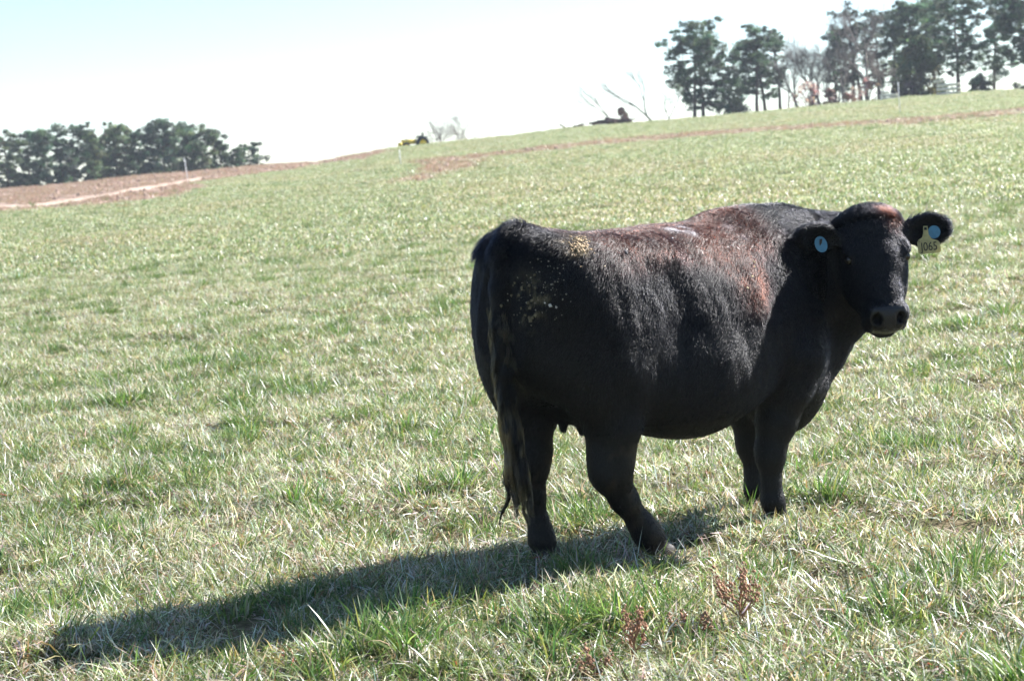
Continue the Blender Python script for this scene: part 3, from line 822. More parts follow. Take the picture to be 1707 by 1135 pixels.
o = link('dung_flecks', me, cow, m); o['kind'] = 'stuff'

# ---- ear tags
def tagmat(name, col, trans=.35):
    m, nt, b = new_mat(name); nz = N(nt, 'ShaderNodeTexNoise'); nz.inputs['Scale'].default_value = 60
    tc = N(nt, 'ShaderNodeTexCoord'); nt.links.new(tc.outputs['Object'], nz.inputs['Vector'])
    r = N(nt, 'ShaderNodeValToRGB'); c = np.array(col); r.color_ramp.elements[0].position = .35; r.color_ramp.elements[1].position = .65
    r.color_ramp.elements[0].color = (*(c * .82), 1); r.color_ramp.elements[1].color = (*c, 1); nt.links.new(nz.outputs[0], r.inputs[0])
    nt.links.new(r.outputs[0], b.inputs['Base Color']); b.inputs['Roughness'].default_value = .35
    tr = N(nt, 'ShaderNodeBsdfTranslucent'); nt.links.new(r.outputs[0], tr.inputs['Color']); mx = N(nt, 'ShaderNodeMixShader'); mx.inputs[0].default_value = trans
    nt.links.new(b.outputs[0], mx.inputs[1]); nt.links.new(tr.outputs[0], mx.inputs[2]); nt.links.new(mx.outputs[0], nt.nodes['Material Output'].inputs['Surface'])
    return m
M_YEL, M_BLU = tagmat('yellow_tag_plastic', (.60, .54, .26), .45), tagmat('blue_tag_plastic', (.085, .27, .43), .3)
M_INK = plain('tag_ink', (.03, .028, .025), .6)
def slab(name, px_pts, d_off, thick, mat, parent, near):
    """a flat plastic piece with real thickness, hanging in front of the ear"""
    i = on_cow(*near, 9); depth = DEP[i] - d_off
    c = np.mean(px_pts, 0)
    w2 = lambda p: (ray(*p) / (ray(*p) @ C_FWD)) * depth
    Wp = np.array([dir2c(C_O + w2(p) - COW_O) for p in px_pts])
    nvec = -CF_C; n_ = len(Wp)
    Vv = np.concatenate([Wp + nvec * thick / 2, Wp - nvec * thick / 2])
    me = bpy.data.meshes.new(name)
    me.from_pydata([tuple(v) for v in Vv], [], [tuple(range(n_))[::-1], tuple(range(n_, 2 * n_))] + [(k, (k + 1) % n_, n_ + (k + 1) % n_, n_ + k) for k in range(n_)])
    me.update(); o = link(name, me, parent, mat); return o, depth
yt, dy_ = slab('ear_tag', [(1539, 377), (1546, 377), (1548, 391), (1553, 398), (1563, 401), (1566, 404), (1569, 418), (1566, 421), (1534, 424), (1531, 421), (1529, 404), (1531, 400), (1537, 396), (1539, 389)], .030, .003, M_YEL, cow, (1545, 385))
yt['label'] = 'yellow ear tag numbered J065'
cp = [(1557 + 10.5 * math.cos(t), 387 + 11 * math.sin(t)) for t in np.linspace(0, 6.283, 20, endpoint=False)]
bt, _ = slab('ear_tag', cp, .018, .004, M_BLU, cow, (1557, 380)); bt['label'] = 'round blue button tag behind the yellow tag'
cp = [(1368.5 + 10.5 * math.cos(t) + 2.2 * math.sin(t), 407.5 + 13.5 * math.sin(t)) for t in np.linspace(0, 6.283, 20, endpoint=False)]
b2, d2_ = slab('ear_tag', cp, .022, .004, M_BLU, cow, (1368, 400)); b2['label'] = 'round blue button tag in the drooping ear'
sp_, _ = slab('tag_pin', [(1366, 399), (1371, 398), (1370, 405), (1367, 410), (1366, 406)], .0255, .004, M_INK, b2, (1368, 400)); 
sp2, _ = slab('tag_pin', [(1540.5, 379), (1544.5, 379), (1545, 383.5), (1540.5, 383.5)], .033, .004, M_INK, yt, (1545, 385))
fc_ = bpy.data.curves.new('tag_number', 'FONT'); fc_.body = 'J065'; fc_.size = .052; fc_.extrude = .0006; fc_.align_x = 'CENTER'; fc_.align_y = 'CENTER'
tmp = bpy.data.objects.new('tmp_text', fc_); COL.objects.link(tmp)
bpy.context.view_layer.update()
tme = bpy.data.meshes.new_from_object(tmp.evaluated_get(bpy.context.evaluated_depsgraph_get())); bpy.data.objects.remove(tmp)
tn = link('tag_number', tme, yt, M_INK)
c_ = dir2c(C_O + ray(1549, 411.5) / (ray(1549, 411.5) @ C_FWD) * (dy_ - .0032) - COW_O)
tl = math.radians(5)
xr = CR_C * math.cos(tl) + CU_C * math.sin(tl); yr = CU_C * math.cos(tl) - CR_C * math.sin(tl)
xr = xr * .80
tn.matrix_local = Matrix(((xr[0], yr[0], -CF_C[0], c_[0]), (xr[1], yr[1], -CF_C[1], c_[1]), (xr[2], yr[2], -CF_C[2], c_[2]), (0, 0, 0, 1)))
# ================================================================ trees and things along the ridge
def foliage_mat(name, trans=.25):
    m, nt, b = new_mat(name); at = N(nt, 'ShaderNodeAttribute', attribute_name='leaf'); L = nt.links.new
    L(at.outputs['Color'], b.inputs['Base Color']); b.inputs['Roughness'].default_value = .6; b.inputs['Specular IOR Level'].default_value = .3
    tr = N(nt, 'ShaderNodeBsdfTranslucent'); L(at.outputs['Color'], tr.inputs['Color']); mx = N(nt, 'ShaderNodeMixShader'); mx.inputs[0].default_value = trans
    L(b.outputs[0], mx.inputs[1]); L(tr.outputs[0], mx.inputs[2]); L(mx.outputs[0], nt.nodes['Material Output'].inputs['Surface']); return m
M_NEEDLE = foliage_mat('pine_needles', .5)
M_BARK = plain('pine_bark', (.10, .075, .06), .9, .35, 3.0, .1)
M_GREYBARK = plain('grey_bark', (.20, .175, .16), .9, .3, 4.0, .1)

def clump(r, c, rx, rz, n, size):
    """needle tufts filling a flattened clump: triangles"""
    d = r.normal(size=(n, 3)); d /= np.linalg.norm(d, axis=1)[:, None]; q = r.random(n)[:, None] ** .62 * 1.12
    P = c + d * q * np.array([rx, rx, rz])
    a = r.normal(size=(n, 3)); a /= np.linalg.norm(a, axis=1)[:, None]; b = np.cross(a, r.normal(size=(n, 3))); b /= np.linalg.norm(b, axis=1)[:, None]
    s = size * (.6 + .8 * r.random((n, 1)))
    return np.stack([P - a * s * .6 - b * s * .35, P - a * s * .4 + b * s * .45, P + a * s * .8], 1).reshape(-1, 3)

def build_crown(r, cl, base_col, parent, size, name='crown', var=.35):
    Vs, Cs = [], []
    for c, rx, rz, n in cl:
        v = clump(r, np.array(c), rx, rz, n, size); Vs.append(v)
        col = np.array(base_col) * (1 + var * (r.random() * 2 - 1)) * (1.6 if r.random() < .4 else 1.0) * np.array([1.3, 1.4, 1.35]) * (1 + .12 * r.normal(size=3))  # random clumps brightened to imitate sunlit foliage among shaded
        Cs.append(np.repeat(np.clip(col * (.7 + .6 * r.random((n, 1))), .004, .6), 3, 0))
    V = np.concatenate(Vs); me = np_mesh(name, V, [np.arange(len(V)).reshape(-1, 3)]); add_col(me, 'leaf', np.concatenate(Cs))
    o = link(name, me, parent, M_NEEDLE); o['kind'] = 'stuff'; return o

def top_z(px, top, dist):
    d = ray(px, top); return CAM_H + dist * d[2] / math.hypot(d[0], d[1])

def pine(px, top, halfw, dist, label, seed, start=.35, dens=1.0, col=(.046, .066, .040), group='pines along the ridge', round_=.62, lean=0.0, stems=1, bot=.55, size=.165, gap=.0, fill=1.0):
    r = np.random.default_rng(seed); g = at_dist(px, dist); g[2] -= .3
    h = top_z(px, top, dist) - g[2]; R = halfw / F_PX * dist
    root = empty('pine_tree', g); tag(root, label, 'tree', group)
    tb = MB(); lb = MB(); cl = []
    for st in range(stems):
        ox = (st - (stems - 1) / 2) * .9; zz = np.linspace(0, h * (.96 if st == 0 else .8), 9)
        wob = np.cumsum(r.normal(0, .012 * h, (9, 2)), 0) * np.linspace(0, 1, 9)[:, None]
        T = np.stack([ox * (1 - .6 * zz / h) + wob[:, 0] + lean * zz, wob[:, 1], zz], -1)
        tb.tube(T, np.interp(zz / h, [0, .15, 1], [.022 * h + .05, .016 * h + .03, .02]), 7)
        nl = int(30 * dens / stems) + 6
        for k in range(nl):
            t = start + (1 - start) * ((k + r.random()) / nl) ** .9
            s = (t - start) / (1 - start)
            prof = (bot + (1 - bot) * min(1, s / round_)) if s < round_ else math.sqrt(max(.02, 1 - ((s - round_) / (1.03 - round_)) ** 2))
            Ll = R * prof * (.62 + .42 * r.random()); az = k * 2.4 + r.normal(0, .5)
            p0 = np.array([np.interp(t * h, zz, T[:, i]) for i in range(3)])
            rise = .12 + .75 * s + r.normal(0, .15)
            dv = np.array([math.cos(az), math.sin(az), 0])
            q = np.linspace(0, 1, 6)[:, None]
            kink = np.cumsum(r.normal(0, .05 * Ll, (6, 3)), 0) * q
            pl = p0 + dv * Ll * q * .97 + np.array([0, 0, 1]) * Ll * (rise * q ** 1.4 * .6 - .10 * q) + kink
            lb.tube(pl, np.linspace(.05 + .006 * h * (1 - s), .02, 6), 4, False)
            ncl = max(3, int(2 + 4.2 * Ll / 2.2))
            for c in range(ncl):
                if r.random() < gap: continue
                f = .30 + .70 * ((c + r.random()) / ncl) ** .8
                off = r.normal(0, .16 + .16 * Ll * f, 3) * np.array([1, 1, .75])
                pa = np.array([np.interp(f, q[:, 0], pl[:, i]) for i in range(3)]); pc = pa + off
                hd_ = math.hypot(pc[0], pc[1])
                if hd_ > R * .98: pc[:2] *= R * .98 / hd_
                if np.linalg.norm(off) > .5: lb.tube([pa, (pa + pc) / 2 + (0, 0, .05), pc], [.022, .016, .01], 3, False)
                rx = (.20 + .48 * r.random() ** 2) * (.55 + .085 * h * .6)
                cl.append((pc, rx, rx * (.5 + .25 * r.random()), int((22 + 105 * rx) * fill)))
    tb.build('trunk', M_BARK, root); lb.build('limbs', M_BARK, root)
    build_crown(r, cl, col, root, size)
    return root

def bare_tree(px, top, dist, label, seed, lean=(0, 0), spread=.55, depth=5, mat=None, group='leafless trees along the ridge', name='bare_tree', n0=1, thin=1.0, trunk_f=.28):
    r = np.random.default_rng(seed); g = at_dist(px, dist); g[2] -= .3; h = top_z(px, top, dist) - g[2]
    root = empty(name, g); tag(root, label, 'tree' if name == 'bare_tree' else 'shrub', group)
    tb, bb = MB(), MB()
    def grow(p, d, L, rad, k):
        n = 4; pts_ = [p]; dd = d.copy()
        for i in range(n - 1):
            dd = dd + r.normal(0, .10, 3); dd[2] += .03; dd /= np.linalg.norm(dd); pts_.append(pts_[-1] + dd * L / (n - 1))
        (tb if k == 0 else bb).tube(pts_, np.linspace(rad, rad * .62, n), 6 if k == 0 else 4 if k < 3 else 3, False)
        if k >= depth: return
        for c in range(2 if k == 0 else r.integers(2, 5 if k > 2 else 4)):
            nd = dd + r.normal(0, spread, 3) + np.array([0, 0, .12]) + np.array([lean[0], 0, lean[1]]) * .25; nd /= np.linalg.norm(nd)
            f = r.random() * .45 if (c and k) else 0
            start = np.array(pts_[-1]) - dd * L * f
            grow(start, nd, L * (.62 + .28 * r.random()), rad * (.55 + .12 * r.random()), k + 1)
    for s in range(n0):
        d0 = np.array([lean[0] + (r.normal(0, .25) if n0 > 1 else 0), r.normal(0, .1), 1.0]); d0 /= np.linalg.norm(d0)
        grow(np.array([r.normal(0, .25) if n0 > 1 else 0, 0, 0.0]), d0, h * trunk_f * (.85 + .3 * r.random()), (.014 * h + .03) * thin, 0)
    t_, b_ = tb.build('trunk', mat or M_GREYBARK, root), bb.build('branches', mat or M_GREYBARK, root)
    # bring the whole tree to the height seen in the photograph
    Z = np.concatenate(bb.v)[:, 2].max(); s = h / Z
    for o in (t_, b_): o.data.transform(Matrix.Scale(s, 4))
    return root

def bush(px, top, halfw, dist, label, seed, col=(.035, .05, .028), name='evergreen_shrub', cat='shrub', group=None, low=0.0, n=60, conic=.4, size=.25, per=60):
    r = np.random.default_rng(seed); g = at_dist(px, dist); g[2] -= .2; h = top_z(px, top, dist) - g[2]; R = halfw / F_PX * dist
    root = empty(name, g); tag(root, label, cat, group)
    sb = MB(); cl = []
    for k in range(n):
        z = h * (low + (1 - low) * r.random() ** 1.1); s = z / h; rr = R * (1 - conic * s) * math.sqrt(max(.05, 1 - max(0, s - .55) ** 2 / .22)); a = r.random() * 6.28; q = rr * math.sqrt(r.random())
        c = np.array([q * math.cos(a), q * math.sin(a), z]); rx = R * (.20 + .14 * r.random()); cl.append((c, rx, rx * .7, per))
        if k % 3 == 0: sb.tube([(r.normal(0, .08), r.normal(0, .08), 0), (c[0] * .4, c[1] * .4, z * .6), tuple(c)], [.05, .035, .01], 4, False)
    sb.build('stems', M_BARK, root); build_crown(r, cl, col, root, size, 'foliage'); return root

LG = 'pines in the far left grove'
pine(8, 226, 34, 190, 'leftmost pine of the far grove, cut by the photo edge', 101, .12, 1.1, fill=1.25, group=LG, col=(.062, .078, .042))
pine(45, 223, 24, 194, 'small-crowned pine second from the left in the far grove', 102, .25, .8, fill=1.25, group=LG)
pine(74, 219, 20, 186, 'slim pine with a knob of foliage near the left of the grove', 103, .3, .7, fill=1.25, group=LG, round_=.8)
pine(118, 215, 30, 192, 'flat-topped pine standing clear in the left of the far grove', 104, .35, .75, fill=1.25, group=LG, round_=.85, bot=.35)
pine(152, 226, 24, 184, 'lower pine between the flat-topped and the broad pale pine', 105, .2, .9, fill=1.25, group=LG, col=(.066, .080, .044))
pine(190, 213, 36, 188, 'broad pale green pine in the middle of the far grove', 106, .15, 1.2, fill=1.25, group=LG, col=(.070, .088, .044))
pine(228, 222, 22, 196, 'pine half hidden just left of the tallest far pine', 107, .25, .8, fill=1.25, group=LG)
pine(258, 207, 40, 188, 'tallest dark round-topped pine of the far grove', 108, .2, 1.3, fill=1.25, group=LG, col=(.042, .062, .040))
pine(309, 210, 16, 190, 'narrow pine with a small topknot right of the tallest', 109, .3, .6, fill=1.25, group=LG, round_=.85)
pine(338, 220, 36, 186, 'wide sloping pine near the right end of the far grove', 110, .1, 1.1, fill=1.25, group=LG, col=(.058, .074, .042))
pine(366, 234, 22, 190, 'short pine at the downhill shoulder of the far grove', 111, .1, .8, fill=1.25, group=LG)
pine(417, 243, 27, 192, 'small isolated pine at the right end of the far grove', 112, .2, .6, fill=1.25, group=LG, gap=.25)
pine(98, 236, 24, 190, 'low dense pine filling the gap left of the flat-topped far pine', 113, .05, 1.0, group=LG, fill=1.3)
pine(168, 238, 26, 193, 'low pine behind the gap left of the broad pale far pine', 114, .05, 1.0, group=LG, fill=1.3)
pine(286, 226, 26, 193, 'low dense pine between the tallest and the topknot far pine', 115, .05, 1.0, group=LG, fill=1.3)
pine(392, 252, 18, 188, 'lowest small pine beside the isolated far pine', 116, .05, .7, group=LG, fill=1.2)
for i, (px, tp, hw, lb) in enumerate(((145, 280, 26, 'undergrowth right of the flat-topped far pine'), (255, 268, 28, 'undergrowth below the tallest far pine'), (350, 270, 26, 'undergrowth below the wide sloping far pine'), (62, 288, 26, 'undergrowth below the small-crowned far pine'), (20, 296, 30, 'low bushes under the leftmost far pine'), (105, 284, 26, 'low undergrowth under the flat-topped far pine'), (210, 272, 30, 'undergrowth below the broad pale far pine'),
                                      (300, 268, 34, 'undergrowth below the topknot pine'))):
    bush(px, tp, hw, 187 + i, lb, 130 + i, (.065, .08, .045), n=26, group='undergrowth in the far grove')

RG = 'pines on the right of the ridge'
pine(1168, 41, 62, 168, 'wide round-crowned pine with a forked trunk, left of the ridge group', 201, .22, 1.15, group=RG, stems=2, bot=.62, gap=.05, fill=1.25)
pine(1272, 45, 44, 172, 'two-tiered pine with a gap in its crown beside the thin pine', 202, .30, .95, group=RG, stems=2, bot=.6, gap=.12, fill=1.25)
pine(1304, 52, 21, 176, 'thin pine with a small round head beside the bare trees', 203, .45, .5, group=RG, round_=.8, gap=.2)
bush(1215, 128, 44, 170, 'low spreading evergreen between the two large left pines', 204, (.05, .066, .044), n=34, conic=.35)
pine(1432, 18, 46, 174, 'sparse greyish pine with several trunks among bare trees', 205, .3, .9, group=RG, stems=2, gap=.35, col=(.040, .045, .034))
pine(1468, 22, 34, 178, 'thin sparse pine just left of the dense cedar', 206, .35, .6, group=RG, gap=.35, col=(.036, .044, .032))
pine(1522, 8, 42, 170, 'tall dark pine rising behind the dense cedar', 207, .35, 1.0, group=RG)
bush(1540, 66, 46, 164, 'dense yellowish green cedar behind the board fence', 208, (.085, .092, .042), name='cedar_tree', cat='tree', n=95, conic=.45, per=70)
pine(1602, -14, 54, 166, 'straight-trunked pine right of the board fence', 209, .30, 1.2, group=RG, bot=.8, gap=.1)
pine(1396, 52, 26, 182, 'slender sparse pine behind the bare clump', 213, .35, .7, group=RG, gap=.3)
pine(1492, 14, 32, 184, 'pine partly hidden between the sparse pine and the tall dark pine', 214, .3, .9, group=RG, gap=.15)
pine(1562, 2, 36, 182, 'pine behind the cedar with its crown above the board fence', 215, .4, 1.0, group=RG, gap=.1)
pine(1660, 18, 30, 184, 'slim pine behind the gap left of the right-edge pine', 216, .4, .7, group=RG, gap=.25)
pine(1236, 84, 30, 184, 'lower pine behind the gap between the two large left pines', 217, .15, .8, group=RG, gap=.2)
pine(1716, -18, 62, 166, 'pine at the right edge of the photo', 210, .34, 1.25, group=RG, bot=.8, gap=.05, fill=1.25)
bush(1637, 130, 24, 162, 'small grey-green shrub on the crest right of the straight pine', 211, (.05, .058, .036), n=24)
bush(1700, 142, 22, 170, 'low shrub on the crest at the right edge', 212, (.05, .058, .036), n=14)
M_RED = plain('reddish_twigs', (.22, .11, .085), .9, .3, 4.0, .1)
for px, tp, lb, sd, ln in ((1350, 90, 'slim leafless tree in front of the bare clump', 330, (.1, 0)), (1376, 78, 'thin leafless tree inside the bare clump', 331, (-.1, 0)), (1402, 84, 'small leafless tree at the foot of the sparse pine', 332, (0, 0)), (1500, 96, 'small leafless tree in front of the dense cedar', 333, (-.1, 0)), (1340, 62, 'tall leafless tree right of the thin pine', 301, (0, 0)), (1362, 48, 'tallest leafless tree in the bare clump', 302, (.05, 0)), (1388, 70, 'leafless tree at the right of the bare clump', 303, (-.05, 0)),
                           (1322, 110, 'low leafless tree at the left foot of the bare clump', 304, (-.15, 0)), (1448, -8, 'very tall thin leafless tree behind the sparse pine', 305, (0, 0)), (1412, 60, 'leafless tree left of the sparse pine', 306, (0, 0)),
                           (1482, 70, 'leafless tree between sparse pine and cedar', 307, (.05, 0))):
    bare_tree(px, tp, 170 + (sd % 5), lb, sd, ln, .38, 7, thin=1.3)
bare_tree(1042, 131, 165, 'leaning leafless tree behind the brush pile', 308, (-.75, .15), .17, 4, thin=1.1, trunk_f=.5)
bare_tree(1108, 108, 166, 'leaning leafless tree left of the round-crowned pine', 309, (-.65, .15), .22, 5, thin=1.1, trunk_f=.42)
bare_tree(1118, 140, 167, 'small leafless tree close against the round-crowned pine', 310, (-.2, 0), .4, 5, thin=1.2)
bare_tree(738, 190, 175, 'small leafless tree right of the yellow tractor', 311, (-.1, .1), .62, 6, thin=.8, n0=4)
bare_tree(775, 183, 176, 'small leafless tree farthest right on the bare crest', 312, (.1, .1), .62, 6, thin=.8, n0=3)
for px, tp, hw, lb, sd in ((1352, 140, 34, 'wide tangle of brown brush filling the foot of the bare clump', 324), (1450, 134, 34, 'brown brush among the trunks left of the cedar', 325), (1388, 150, 16, 'low reddish brown bush under the bare clump', 320), (1040, 182, 14, 'reddish rounded bush behind the brush pile', 321), (1418, 156, 12, 'low brown bush at the foot of the sparse pine', 322), (1520, 140, 30, 'dark brown thicket below the cedar', 323)):
    bush(px, tp, hw, 161, lb, sd, (.30, .165, .135) if sd != 323 else (.05, .04, .036), name='brown_bush', n=24 if sd < 324 else 46, per=45 if sd < 324 else 16, size=.2 if sd < 324 else .16)

# ---- brush pile and low heap on the crest
M_LOG = plain('dead_wood', (.095, .062, .055), .9, .4, 3.0, .1)
g = at_dist(1028, 151); root = empty('brush_pile', g); tag(root, 'dark brown pile of logs and brush on the crest below a leaning tree', 'brush pile')
r = np.random.default_rng(77)
for k in range(16):
    mb = MB(); c = np.array([r.uniform(-1.3, 1.2), r.uniform(-.6, .6), .08 + .32 * r.random()]); a = r.normal(0, .35); L_ = .5 + .8 * r.random()
    d = np.array([math.cos(a), math.sin(a) * .6, r.normal(0, .12)]); mb.tube([c - d * L_, c + r.normal(0, .04, 3), c + d * L_], [.10, .09, .05], 6); mb.build('log', M_LOG, root)
g = at_dist(957, 153); root = empty('brush_pile', g); tag(root, 'smaller low heap of grey brush at the left along the crest', 'brush pile')
for k in range(10):
    mb = MB(); c = np.array([r.uniform(-.8, .8), r.uniform(-.4, .4), .05 + .25 * r.random()]); a = r.normal(0, .7); L_ = .35 + .4 * r.random()
    d = np.array([math.cos(a), math.sin(a) * .6, r.normal(0, .35)]); mb.tube([c - d * L_, c, c + d * L_], [.07, .06, .03], 5); mb.build('log', M_LOG, root)

# ---- clods and dead stalks on the bare soil
r = np.random.default_rng(55); mb = MB()
aa = r.uniform(math.radians(-18), math.radians(18), 60000); dd = np.sqrt(r.uniform(55 ** 2, 152 ** 2, 60000)); x, y = dd * np.sin(aa), dd * np.cos(aa); z = ground_z(x, y)
so, pa_ = soil_masks(x, y, z); keep = np.where((so > .25) & (r.random(60000) < so * .55) & (pa_ < .4))[0][:2600]
oct_ = np.array([(1, 0, 0), (-1, 0, 0), (0, 1, 0), (0, -1, 0), (0, 0, 1), (0, 0, -1)], float)
Vc = np.stack([x[keep], y[keep], z[keep]], -1)[:, None] + oct_[None] * (1 + .35 * r.normal(size=(len(keep), 6, 1))) * (.04 + .12 * r.random((len(keep), 1, 1)) ** 2.5) * np.array([1.2, 1.2, .8])
Fc = np.arange(len(keep))[:, None, None] * 6 + np.array([(0, 2, 4), (2, 1, 4), (1, 3, 4), (3, 0, 4), (2, 0, 5), (1, 2, 5), (3, 1, 5), (0, 3, 5)])[None]
o = link('soil_clods', np_mesh('soil_clods', Vc.reshape(-1, 3), [Fc.reshape(-1, 3)]), None, plain('clod', (.27, .19, .155), .95, .45, 1.5, .05)); tag(o, 'clods of reddish earth on the bare ground', None, None, 'stuff')

# ---- board fences
M_BOARD = plain('weathered_board', (.70, .63, .52), .85, .15, 6.0, .2)
M_POST = plain('dark_post', (.12, .09, .07), .9, .3, 6.0, .1)
def board_fence(px0, px1, dist, base, heights, label, hpost, posts=2):
    g0, g1 = at_dist(px0, dist), at_dist(px1, dist); c = (g0 + g1) / 2; c[2] = min(g0[2], g1[2]); w = np.linalg.norm((g1 - g0)[:2])
    root = empty('board_fence', c, math.atan2(g1[1] - g0[1], g1[0] - g0[0])); tag(root, label, 'fence', 'board fences at the trees')
    for k in range(posts):
        x = -w / 2 + w * k / (posts - 1); mb = MB(); mb.box((x, .07, hpost / 2 - .2), (.07, .06, hpost / 2 + .2)); mb.build('post', M_POST, root, False)
    for (z, a, b_) in heights:
        mb = MB(); mb.box((0 + (a + b_) / 2 * w, -.03, z), ((b_ - a) / 2 * w + .05, .025, .105), Matrix.Rotation(.012, 3, 'Y')); mb.build('rail', M_BOARD, root, False)
board_fence(1566, 1604, 148, 0, ((.12, -.5, .5), (.46, -.5, .5), (.80, -.5, .5), (1.12, -.62, -.25)), 'pale four-rail board fence in front of the straight-trunked pine', 1.15)
board_fence(1471, 1500, 149, 0, ((.10, -.5, .5), (.36, -.5, .5), (.60, -.4, 0.0)), 'short low board fence left of the cedar', .75)

# ---- yellow and black tractor on the crest
M_YP = plain('yellow_paint', (.85, .56, .04), .4, .12, 5.0, .5); M_TY = plain('tyre_rubber', (.018, .018, .02), .8, .3, 20); M_DK = plain('dark_metal', (.035, .05, .05), .5, .3, 6, .5)
g = at_dist(694, 151); g[2] -= .30; root = empty('tractor', g, .15); tag(root, 'small yellow and black tractor parked on the crest by bare trees', 'tractor')
mb = MB(); mb.box((-.60, 0, .68), (.62, .30, .20)); mb.box((-1.05, 0, .60), (.16, .26, .12)); mb.build('hood', M_YP, root, False)
mb = MB(); mb.box((-1.35, 0, .48), (.14, .5, .16)); mb.tube([(-1.25, .3, .45), (-.4, .34, .55)], .05, 5); mb.tube([(-1.25, -.3, .45), (-.4, -.34, .55)], .05, 5); mb.build('loader_bucket', M_YP, root, False)
for sx, R_, yy in ((.55, .52, .48), (.55, .52, -.48), (-.85, .32, .42), (-.85, .32, -.42)):
    mb = MB(); p = [(R_ * .55, -.13), (R_ * .92, -.14), (R_, -.08), (R_, .08), (R_ * .92, .14), (R_ * .55, .13), (R_ * .55, -.13)]; mb.lathe(p, (sx, yy, R_), 1, 22); w_ = mb.build('wheel', M_TY, root)
    mb = MB(); mb.lathe([(.001, -.06), (R_ * .5, -.08), (R_ * .56, -.1), (R_ * .56, .1), (R_ * .5, .08), (.001, .06)], (sx, yy, R_), 1, 16); mb.build('rim', M_YP, w_)
mb = MB(); mb.box((.55, 0, 1.02), (.42, .62, .05)); mb.box((.62, 0, .78), (.30, .34, .20)); mb.build('fender', M_DK, root, False)
mb = MB(); mb.box((.42, 0, 1.10), (.20, .22, .06)); mb.box((.62, 0, 1.26), (.06, .22, .16)); mb.build('seat', M_TY, root, False)
mb = MB(); mb.tube([(-.05, 0, .85), (.12, 0, 1.15)], .025, 6); th = np.linspace(0, 6.283, 14); mb.tube([(.12 + .08 * math.cos(t), .17 * math.sin(t), 1.16 + .10 * math.cos(t)) for t in th], .018, 5); mb.build('steering_wheel', M_DK, root)
mb = MB(); mb.tube([(-.75, .15, .8), (-.78, .15, 1.42)], .03, 6); mb.build('exhaust_pipe', M_DK, root)

# ---- thin white electric-fence posts
M_WH = plain('white_fibreglass', (.62, .62, .64), .5, .06, 6.0, .4); M_INS = plain('insulator', (.75, .75, .7), .5)
for (bx, by, top, lean, lb) in ((314.5, 304, 264, -.11, 'thin white fence post leaning beside the pale track'), (668, 275, 250, -.02, 'thin white fence post below the yellow tractor'), (1500.5, 190, 137, -.03, 'thin white fence post above the right dirt track')):
    p = hit_ground(bx, by); dist = math.hypot(p[0], p[1]); g = np.array([p[0], p[1], float(ground_z(p[0], p[1]))]); h = top_z(bx, top, dist) - g[2]
    root = empty('fence_post', g); tag(root, lb, 'post', 'thin white fence posts on the hill')
    mb = MB(); mb.tube([(0, 0, -.2), (lean * h * .5, 0, h * .5), (lean * h, 0, h)], (.024 if h > 1.2 else .022), 7); mb.build('rod', M_WH, root)
    for f in (.55, .9):
        mb = MB(); mb.box((lean * h * f - .02, -.05, h * f), (.035, .03, .035)); mb.build('insulator', M_INS, root, False)

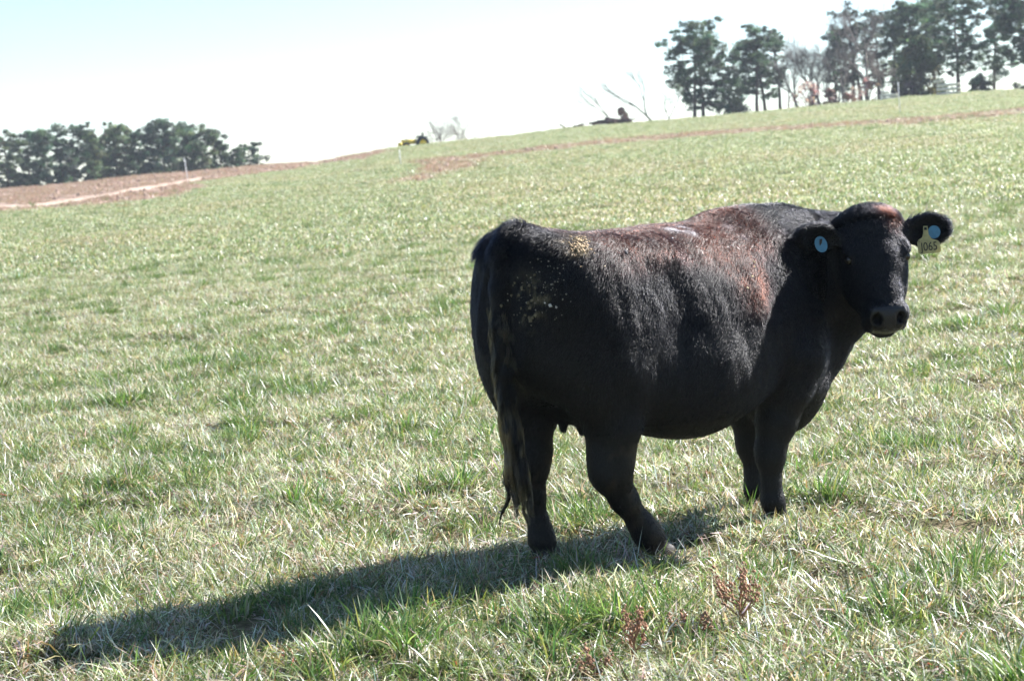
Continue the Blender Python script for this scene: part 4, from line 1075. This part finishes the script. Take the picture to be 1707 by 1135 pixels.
# ---- dried weeds in the foreground
M_WEED = plain('dry_weed', (.30, .17, .11), .85, .4, 40, .15)
def weed(px, py, h, label, seed, spread, nb=8, lean=(0, 0)):
    r = np.random.default_rng(seed); p = hit_ground(px, py); g = np.array([p[0], p[1], float(ground_z(p[0], p[1])) - .01])
    root = empty('dried_weed', g); tag(root, label, 'weed', 'dried brown weeds in the foreground')
    sb = MB(); hb = []
    top = np.array([lean[0], lean[1], h * .55]); sb.tube([(0, 0, 0), top * .5 + r.normal(0, .004, 3), top], [.0042, .0036, .003], 6)
    for k in range(nb):
        t = .35 + .65 * k / nb; a = r.random() * 6.28; b0 = top * t; L_ = h * (.35 + .3 * r.random())
        e = b0 + np.array([math.cos(a) * spread * (.4 + .6 * r.random()), math.sin(a) * spread * .6, L_]); mid = (b0 + e) / 2 + np.array([math.cos(a) * spread * .15, 0, -.01])
        pl = np.array([b0, mid, e]); sb.tube(pl, [.0028, .0022, .0015], 5)
        mb = MB()
        for j in range(24):
            f = .45 + .6 * r.random(); c = pl[1] + (pl[2] - pl[1]) * (2 * f - 1) if f > .5 else pl[0] + (pl[1] - pl[0]) * 2 * f
            c = c + r.normal(0, .006, 3); s = .0022 + .0030 * r.random(); q = np.array([(1, 0, 0), (-1, 0, 0), (0, 1, 0), (0, -1, 0), (0, 0, 1.4), (0, 0, -1.4)]) * s * (1 + .25 * r.normal(size=(6, 3)))
            mb.add(c + q, None, [(0, 2, 4), (2, 1, 4), (1, 3, 4), (3, 0, 4), (2, 0, 5), (1, 2, 5), (3, 1, 5), (0, 3, 5)])
        hb.append(mb)
    sb.build('stem', M_WEED, root)
    for mb in hb: mb.build('seed_head', M_WEED, root, False)
weed(1236, 1052, .215, 'bushy reddish dried weed with many seed heads below the cow', 401, .10, 12)
weed(1058, 1108, .20, 'taller thin dried weed at the lower middle edge', 402, .06, 8)
weed(1178, 1068, .10, 'short flattened dried weed left of the bushy one', 403, .09, 7, (-.08, .02))
weed(990, 1130, .10, 'low dried weed at the bottom edge of the photo', 404, .08, 6)
# ---- low dark brown mound in the grass
p = hit_ground(303, 858); g = np.array([p[0], p[1], float(ground_z(p[0], p[1]))])
mb = MB(); mb.lathe([(.14, -.02), (.13, .015), (.09, .035), (.05, .03), (.03, .045), (.001, .045)], (0, 0, 0), 2, 18); o = mb.build('dark_mound', plain('dung_brown', (.035, .022, .014), .8, .4, 25, .2, .6)); o.location = g; tag(o, 'low dark brown mound half hidden in the grass', 'dung_brown')

# ================================================================ air: thin even haze between the camera and the ridge
hz = MB(); hz.box((0, 330, 10.5), (760, 440, 20.5)); hzo = hz.build('haze', None, None, False)
hm = bpy.data.materials.new('haze_air'); hm.use_nodes = True; hm.node_tree.nodes.clear()
ho = hm.node_tree.nodes.new('ShaderNodeOutputMaterial'); hv = hm.node_tree.nodes.new('ShaderNodeVolumePrincipled')
hv.inputs['Color'].default_value = (.80, .88, 1.0, 1); hv.inputs['Density'].default_value = .00032; hv.inputs['Anisotropy'].default_value = 0.0
hm.node_tree.links.new(hv.outputs[0], ho.inputs['Volume']); hzo.data.materials.append(hm); tag(hzo, 'thin haze in the air over the pasture', None, None, 'stuff')
